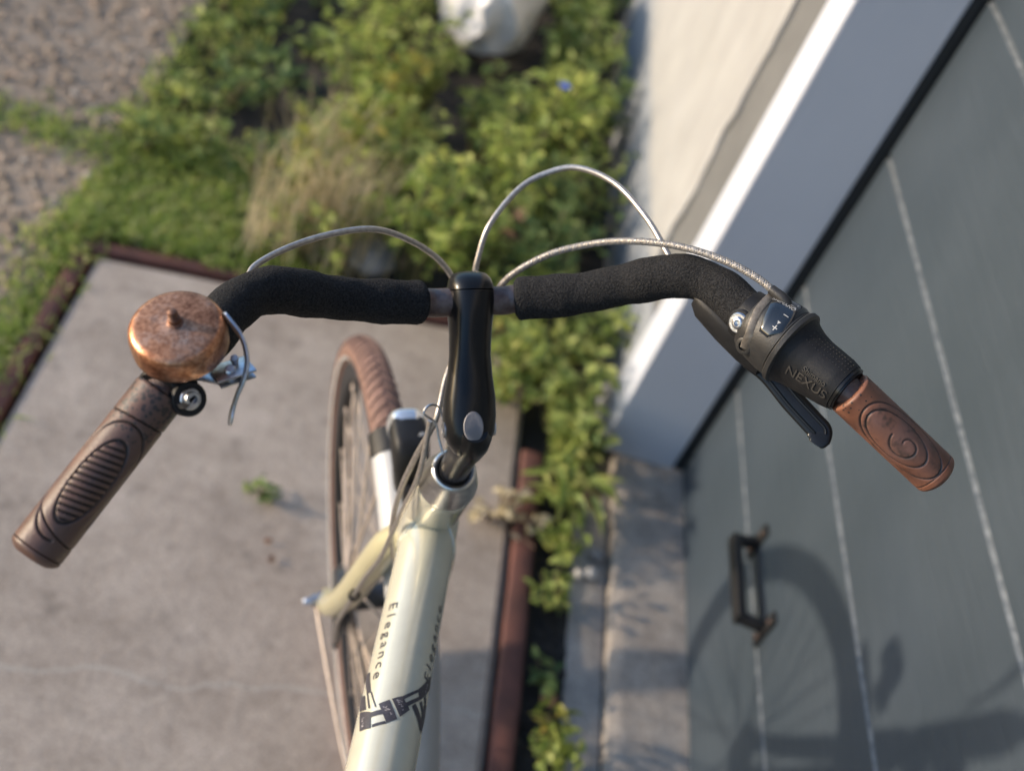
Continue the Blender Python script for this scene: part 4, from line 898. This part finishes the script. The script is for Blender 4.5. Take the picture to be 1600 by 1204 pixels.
def plant(name, label, x, y, h, spread, nstem, nleaf, lsize, m, seed, group=None, lean=(0, 0), width=0.55, upright=0.5, z=-0.02, stem_m='stem_green', cat='plant'):
    rnd = random.Random(seed)
    t = thing(name, (x, y, z), label, cat, group)
    st = []; cs = []; ds = []
    for i in range(nstem):
        a = rnd.uniform(0, 2 * np.pi); rr = spread * math.sqrt(rnd.random()); hh = h * rnd.uniform(0.55, 1.1) * (1 - 0.35 * (rr / spread) ** 2)
        b0 = np.array([x + 0.15 * rr * math.cos(a), y + 0.15 * rr * math.sin(a), z])
        e = np.array([x + rr * math.cos(a) + lean[0], y + rr * math.sin(a) + lean[1], z + hh])
        mid = (b0 + e) / 2 + np.array([0.2 * (e[0] - x) * -1, 0.2 * (e[1] - y) * -1, 0.12 * hh])
        p = np.array([(1 - s) ** 2 * b0 + 2 * s * (1 - s) * mid + s * s * e for s in np.linspace(0, 1, 6)])
        st.append(sweep(p, np.linspace(0.0028, 0.0011, 6), 4, cap=False))
        for k in range(max(1, nleaf // nstem)):
            s = rnd.uniform(0.28, 1.0) ** 0.8; q = (1 - s) ** 2 * b0 + 2 * s * (1 - s) * mid + s * s * e
            aa_ = rnd.uniform(0, 2 * np.pi); d = np.array([math.cos(aa_), math.sin(aa_), rnd.uniform(-0.25, 0.9) * upright * 2])
            cs.append(q + np.array([rnd.gauss(0, 0.008), rnd.gauss(0, 0.008), rnd.gauss(0, 0.008)])); ds.append(d)
    obj('stem_cluster', merge(*st), M[stem_m], t)
    V, F, ti = leaf_cloud(cs, ds, lsize, rnd, width)
    obj('foliage', (V, F), M[m], t, smooth=False, attrs={'tint': ('FACE', ti)})
    return t
LBL = 'low green leafy plant in the crowded bed between slab and wall'
rp = random.Random(11); k = 0
def ok_pos(x, y):
    return True
ORD = ['first', 'second', 'third', 'fourth', 'fifth', 'sixth', 'seventh', 'eighth', 'ninth', 'tenth', 'eleventh', 'twelfth', 'thirteenth', 'fourteenth']
COLW = {'leaf_mid': 'mid green', 'leaf_dark': 'dark green', 'leaf_lime': 'light green'}
for ri, yy in enumerate(np.arange(2.02, 4.3, 0.19)):
    row = []
    for xx in np.arange(-0.08, 0.50, 0.165):
        x = xx + rp.uniform(-0.05, 0.05); y = yy + rp.uniform(-0.06, 0.06)
        if 2.72 < y < 3.4 and 0.0 < x < 0.34: continue
        row.append((x, y))
    for ci, (x, y) in enumerate(row[::-1]):
        mname = rp.choices(['leaf_mid', 'leaf_dark', 'leaf_lime'], [0.5, 0.22 + 0.3 * (x > 0.25), 0.30 if x < 0.3 else 0.10])[0]
        place = 'next to the wall' if ci == 0 else ORD[ci] + ' from the wall'
        plant('bed_plant', '%s leafy bed plant %s in the %s row beyond the slab' % (COLW[mname], place, ORD[ri]), x, y, rp.uniform(0.20, 0.34) * (0.95 if x > 0.42 else 1.05), rp.uniform(0.11, 0.16), 20, 290, rp.uniform(0.024, 0.040), mname, 100 + k, 'plants crowding the bed'); k += 1
# beside the wall between slab and post, and the corner by the stem
for x, y, h, s, spot in ((0.36, 1.93, 0.24, 0.12, 'spilling over the edging'), (0.50, 1.90, 0.26, 0.10, 'against the plinth'), (0.47, 1.74, 0.22, 0.10, 'touching the wall side'), (0.36, 1.76, 0.19, 0.11, 'spreading furthest over the concrete'), (0.52, 1.62, 0.16, 0.07, 'nearest the post foot')):
    plant('bed_plant', 'bushy green plant %s by the slab corner beside the white post' % spot, x, y, h, s, 16, 210, 0.032, 'leaf_mid', 300 + k, 'plants spilling over the slab corner'); k += 1
plant('strap_leaf_plant', 'green plant with long strap leaves in front of the white door post', 0.510, 1.53, 0.13, 0.08, 12, 54, 0.070, 'leaf_mid', 401, width=0.24, upright=0.6)
plant('strap_leaf_plant', 'small sprawling green plant beside the threshold step below the post', 0.515, 1.42, 0.08, 0.055, 9, 40, 0.042, 'leaf_lime', 402, width=0.35)
plant('gap_weed', 'leafy green weed growing in the gap near the small white stones', 0.500, 1.30, 0.07, 0.045, 9, 42, 0.028, 'leaf_mid', 403)
plant('gap_weed', 'sparse dark green weed in the middle of the gap beside the edging', 0.500, 1.13, 0.05, 0.035, 6, 20, 0.026, 'leaf_dark', 404)
plant('gap_weed', 'yellow green weed nearest the camera in the gap beside the edging', 0.520, 0.985, 0.07, 0.045, 12, 70, 0.024, 'leaf_lime', 405)
plant('gap_weed', 'bright yellow strap leaved sprout above the nearest weed in the gap', 0.515, 1.035, 0.08, 0.025, 6, 14, 0.042, 'leaf_yellow', 406, width=0.26, upright=0.9)
for i, (x, y) in enumerate(((-0.05, 2.22), (-0.13, 2.12), (-0.02, 2.50), (0.40, 3.08), (0.44, 2.72))):
    plant('yellowing_plant', ['yellowing leafy plant in the middle of the bed left edge', 'yellowing leafy plant behind the dry grass tufts', 'yellowing leafy plant farthest along the bed left edge', 'yellow green leafy plant right of the white sack', 'yellow green leafy plant by the wall in front of the sack'][i], x, y, 0.30, 0.09, 10, 70, 0.045, 'leaf_yellow' if x < 0.1 else 'leaf_lime', 500 + i, 'yellowing plants at the bed edge' if x < 0.1 else 'yellow green plants by the sack')
for i in range(7):
    for q in range(4):
        plant('low_weed', 'low sparse weed on the dark soil, %s from the grass, %s row from the slab' % (ORD[q], ORD[i]), -0.49 + 0.105 * q + rp.uniform(-0.03, 0.03), 2.24 + 0.19 * i + rp.uniform(-0.05, 0.05), rp.uniform(0.06, 0.16), 0.08, 8, 45, 0.034, rp.choice(['leaf_dark', 'leaf_mid', 'leaf_dark']), 600 + i * 4 + q, 'weeds on the dark soil')
plant('withered_plant', 'withered brown plant with bare twigs lying at the slab edge', 0.395, 1.44, 0.09, 0.10, 18, 46, 0.030, 'dry_grass', 700, stem_m='twig')
plant('slab_weed', 'tiny weed sprouting from the concrete slab left of the wheel', -0.033, 1.335, 0.022, 0.022, 7, 34, 0.020, 'leaf_dark', 701, z=0.001)
# a blue flower on its own stalk
bf = thing('blue_flower', (0.335, 2.43, 0), 'single blue flower standing out of the green bed near the wall', 'flower')
obj('stalk', sweep(np.array([(0.335, 2.43, 0), (0.337, 2.428, 0.2), (0.336, 2.424, 0.335)]), 0.002, 6), M['stem_green'], bf)
for i in range(5):
    a = 2 * np.pi * i / 5; c = np.array([0.336, 2.424, 0.338]); d = np.array([math.cos(a), math.sin(a), 0.35]); sd_ = np.array([-math.sin(a), math.cos(a), 0])
    obj('petal', (np.array([c, c + d * 0.007 + sd_ * 0.006, c + d * 0.014 + sd_ * 0.004, c + d * 0.016, c + d * 0.014 - sd_ * 0.004, c + d * 0.007 - sd_ * 0.006]), [(0, 1, 2, 3), (0, 3, 4, 5)]), M['flower_blue'], bf)

# grass and dry grass
def blades(n, posfn, h0, h1, wd, seed, bend=0.5):
    rnd = random.Random(seed); V = []; F = []; ti = []
    for i in range(n):
        p = posfn(rnd)
        if p is None: continue
        x, y, z, sc = p; h = rnd.uniform(h0, h1) * sc; a = rnd.uniform(0, 2 * np.pi); b = rnd.uniform(0.1, 1) * bend * h
        dx, dy = math.cos(a) * b, math.sin(a) * b; sx, sy = -math.sin(a) * wd / 2, math.cos(a) * wd / 2
        k = len(V)
        V += [(x - sx, y - sy, z), (x + sx, y + sy, z), (x + dx * .3 + sx * .8, y + dy * .3 + sy * .8, z + h * .55), (x + dx * .3 - sx * .8, y + dy * .3 - sy * .8, z + h * .55), (x + dx, y + dy, z + h * (1 - 0.25 * bend))]
        F += [(k, k + 1, k + 2, k + 3), (k + 3, k + 2, k + 4)]; ti += [min(1, max(0, rnd.gauss(0.45, 0.25)))] * 2
    return np.array(V), F, ti
def grass_pos(rnd):
    # grass apron left of and beyond the slab
    c = rnd.random()
    if c < 0.50: x = rnd.uniform(-0.57, -0.02); y = rnd.uniform(1.88, 2.30)
    elif c < 0.68: x = -0.555 + rnd.gauss(0, 0.035); y = rnd.uniform(0.8, 1.95)
    elif c < 0.88: x = rnd.uniform(-1.6, -0.45); y = 2.16 + rnd.gauss(0, 0.035) - 0.02 * (x + 0.5)
    else: x = rnd.uniform(-0.58, -0.36); y = rnd.uniform(2.2, 3.3)
    if mnoise.noise(Vector((x * 6, y * 6, 1))) < -0.42: return None
    if x > -0.25 and rnd.random() < 0.5: return None
    if x < -0.58 and 1.86 < y < 2.06: 
        if rnd.random() < 0.8: return None
    return x, y, -0.02, (0.75 + 0.6 * mnoise.noise(Vector((x * 4, y * 4, 5))))
V, F, ti = blades(12000, grass_pos, 0.024, 0.058, 0.0055, 21, 1.25)
go = obj('grass', (V, F), M['grass'], smooth=False, attrs={'tint': ('FACE', ti)}); tag(go, 'bright green grass growing along the slab and across the gravel', 'grass', kind='stuff')
for i, (x, y, n_) in enumerate(((-0.09, 2.03, 95), (-0.18, 2.00, 60), (-0.03, 2.00, 85), (-0.12, 2.20, 60))):
    def dp(rnd, x=x, y=y): return x + rnd.gauss(0, 0.034), y + rnd.gauss(0, 0.026), -0.02, 1
    V, F, ti = blades(n_, dp, 0.20, 0.42, 0.0034, 40 + i, 0.5)
    o = obj('dry_grass_tuft', (V - 0, F), M['dry_grass'], smooth=False, attrs={'tint': ('FACE', ti)}, origin=(x, y, -0.02)); tag(o, ['largest dry straw coloured grass tuft at the far end of the slab', 'leftmost dry straw coloured grass tuft beyond the slab', 'dry straw coloured grass tuft nearest the grey stone', 'small dry straw coloured grass tuft standing behind the others'][i], 'grass tuft', 'dry grass tufts')

# gravel
def pebbles(n, posfn, s0_, s1_, seed):
    rnd = random.Random(seed)
    bm = bmesh.new(); bmesh.ops.create_icosphere(bm, subdivisions=1, radius=1); bm.verts.index_update()
    base = np.array([v.co[:] for v in bm.verts]); bf_ = [tuple(v.index for v in f.verts) for f in bm.faces]; bm.free()
    nb = len(base); VV = []; FF = []; ti = []
    for i in range(n):
        x, y, z = posfn(rnd); s = s0_ + (s1_ - s0_) * rnd.random() ** 2.2
        sc = np.array([rnd.uniform(.7, 1.3), rnd.uniform(.7, 1.3), rnd.uniform(.4, .8)]) * s
        a = rnd.uniform(0, 6.28); rot = np.array([[math.cos(a), -math.sin(a), 0], [math.sin(a), math.cos(a), 0], [0, 0, 1]])
        jit = 1 + 0.25 * (np.array([rnd.random() for _ in range(nb)]) - 0.5)
        VV.append((base * jit[:, None] * sc) @ rot.T + np.array([x, y, z + sc[2] * 0.3])); FF += [tuple(j + i * nb for j in q) for q in bf_]; ti += [rnd.random()] * len(bf_)
    return np.concatenate(VV), FF, ti
def gp(rnd):
    x = -0.56 - 1.35 * rnd.random() ** 1.2; y = rnd.uniform(1.2, 3.6)
    return x, y, -0.016 + hz(x, y, 3, 0.012) + (0.01 if y > 2.2 else 0)
V, F, ti = pebbles(9000, gp, 0.003, 0.011, 8)
o = obj('gravel', (V, F), M['pebble'], smooth=False, attrs={'tint': ('FACE', ti)}); tag(o, 'brown and white gravel left of the grass', 'gravel', kind='stuff')
def gp2(rnd):
    x = rnd.uniform(0.475, 0.545); y = rnd.uniform(0.7, 1.7); return x, y, -0.032 + hz(x, y, 14, 0.016)
V, F, ti = pebbles(420, gp2, 0.004, 0.012, 9)
o = obj('soil_crumbs', (V, F), M['soil'], smooth=False); tag(o, 'dark soil crumbs in the planted gap', 'soil', kind='stuff')

# loose stones
def rock(name, c, sc, m, seed, label, group=None):
    bm = bmesh.new(); bmesh.ops.create_icosphere(bm, subdivisions=3, radius=1)
    for v in bm.verts:
        n_ = mnoise.noise(v.co * 1.3 + Vector((seed, 0, 0))); v.co = v.co * (1 + 0.3 * n_); v.co.z = max(v.co.z, -0.7)
    bm.verts.index_update()
    V = np.array([v.co[:] for v in bm.verts]) * np.array(sc) + np.array(c); F = [tuple(v.index for v in f.verts) for f in bm.faces]; bm.free()
    o = obj(name, (V, F), m, origin=(c[0], c[1], c[2] - sc[2] * 0.7), auto=30); tag(o, label, 'stone', group); return o
rock('rubble_stone', (0.030, 2.035, 0.02), (0.055, 0.045, 0.04), M['stone'], 2, 'rough grey stone lying beyond the far edge of the slab')
rock('pebble_stone', (0.577, 1.378, -0.010), (0.013, 0.012, 0.010), M['white_stone'], 5, 'larger white pebble lying on the gutter strip')
rock('pebble_stone', (0.556, 1.372, -0.012), (0.009, 0.008, 0.008), M['white_stone'], 6, 'smaller white pebble next to the larger one on the gutter strip')
rock('pebble_stone', (0.590, 1.425, -0.010), (0.016, 0.013, 0.011), M['stone'], 7, 'brownish pebble at the top of the gutter strip below the plants')

# crumpled white sack
def sack():
    bm = bmesh.new(); bmesh.ops.create_icosphere(bm, subdivisions=4, radius=1)
    for v in bm.verts:
        p = v.co.copy()
        n_ = abs(mnoise.noise(p * 1.1 + Vector((3.1, 1.2, 0)))) + 0.30 * abs(mnoise.noise(p * 2.6 + Vector((0, 5, 2)))) + 0.16 * abs(mnoise.noise(p * 6 + Vector((1, 5, 2))))
        v.co = p * (1.15 - 0.45 * n_); v.co.z = max(v.co.z, -0.55)
    bm.verts.index_update()
    V = np.array([v.co[:] for v in bm.verts]) * np.array((0.145, 0.24, 0.17)) + np.array((0.150, 3.15, 0.165)); F = [tuple(v.index for v in f.verts) for f in bm.faces]; bm.free(); return V, F
o = obj('plastic_sack', sack(), M['sack'], origin=(0.150, 3.15, 0.07), auto=28); tag(o, 'crumpled white plastic sack lying among the plants', 'sack')

# fallen leaves
def fallen(c, ang, size, label, m='dead_leaf', group='fallen leaves'):
    rnd = random.Random(int(c[0] * 1000) + 7)
    V, F, ti = leaf_cloud([c], [np.array([math.cos(ang), math.sin(ang), 0.15])], size, rnd, 0.6)
    V2 = V.copy(); V2[:, 2] -= 0.0008; n = len(V)
    o = obj('fallen_leaf', merge((V, F), (V2, [q[::-1] for q in F])), M[m], smooth=False, origin=c); tag(o, label, 'leaf', group)
fallen((0.52, 1.475, 0.055), 0.5, 0.05, 'brown fallen leaf caught in the plants below the post')
fallen((0.305, 2.02, 0.235), 1.9, 0.045, 'orange brown dead leaf resting high on the bed plants')
fallen((0.300, 1.97, 0.225), 2.6, 0.04, 'small orange brown dead leaf just below the other on the bed plants')
fallen((0.500, 1.075, -0.005), 0.9, 0.045, 'curled tan dead leaf in the gap near the yellow sprout')
fallen((-0.008, 1.245, 0.004), 0.2, 0.022, 'small dark leaf scrap lying on the slab below the tiny weed')
fallen((0.010, 1.205, 0.004), 1.2, 0.018, 'tiny dark leaf scrap lying on the slab nearest the wheel')
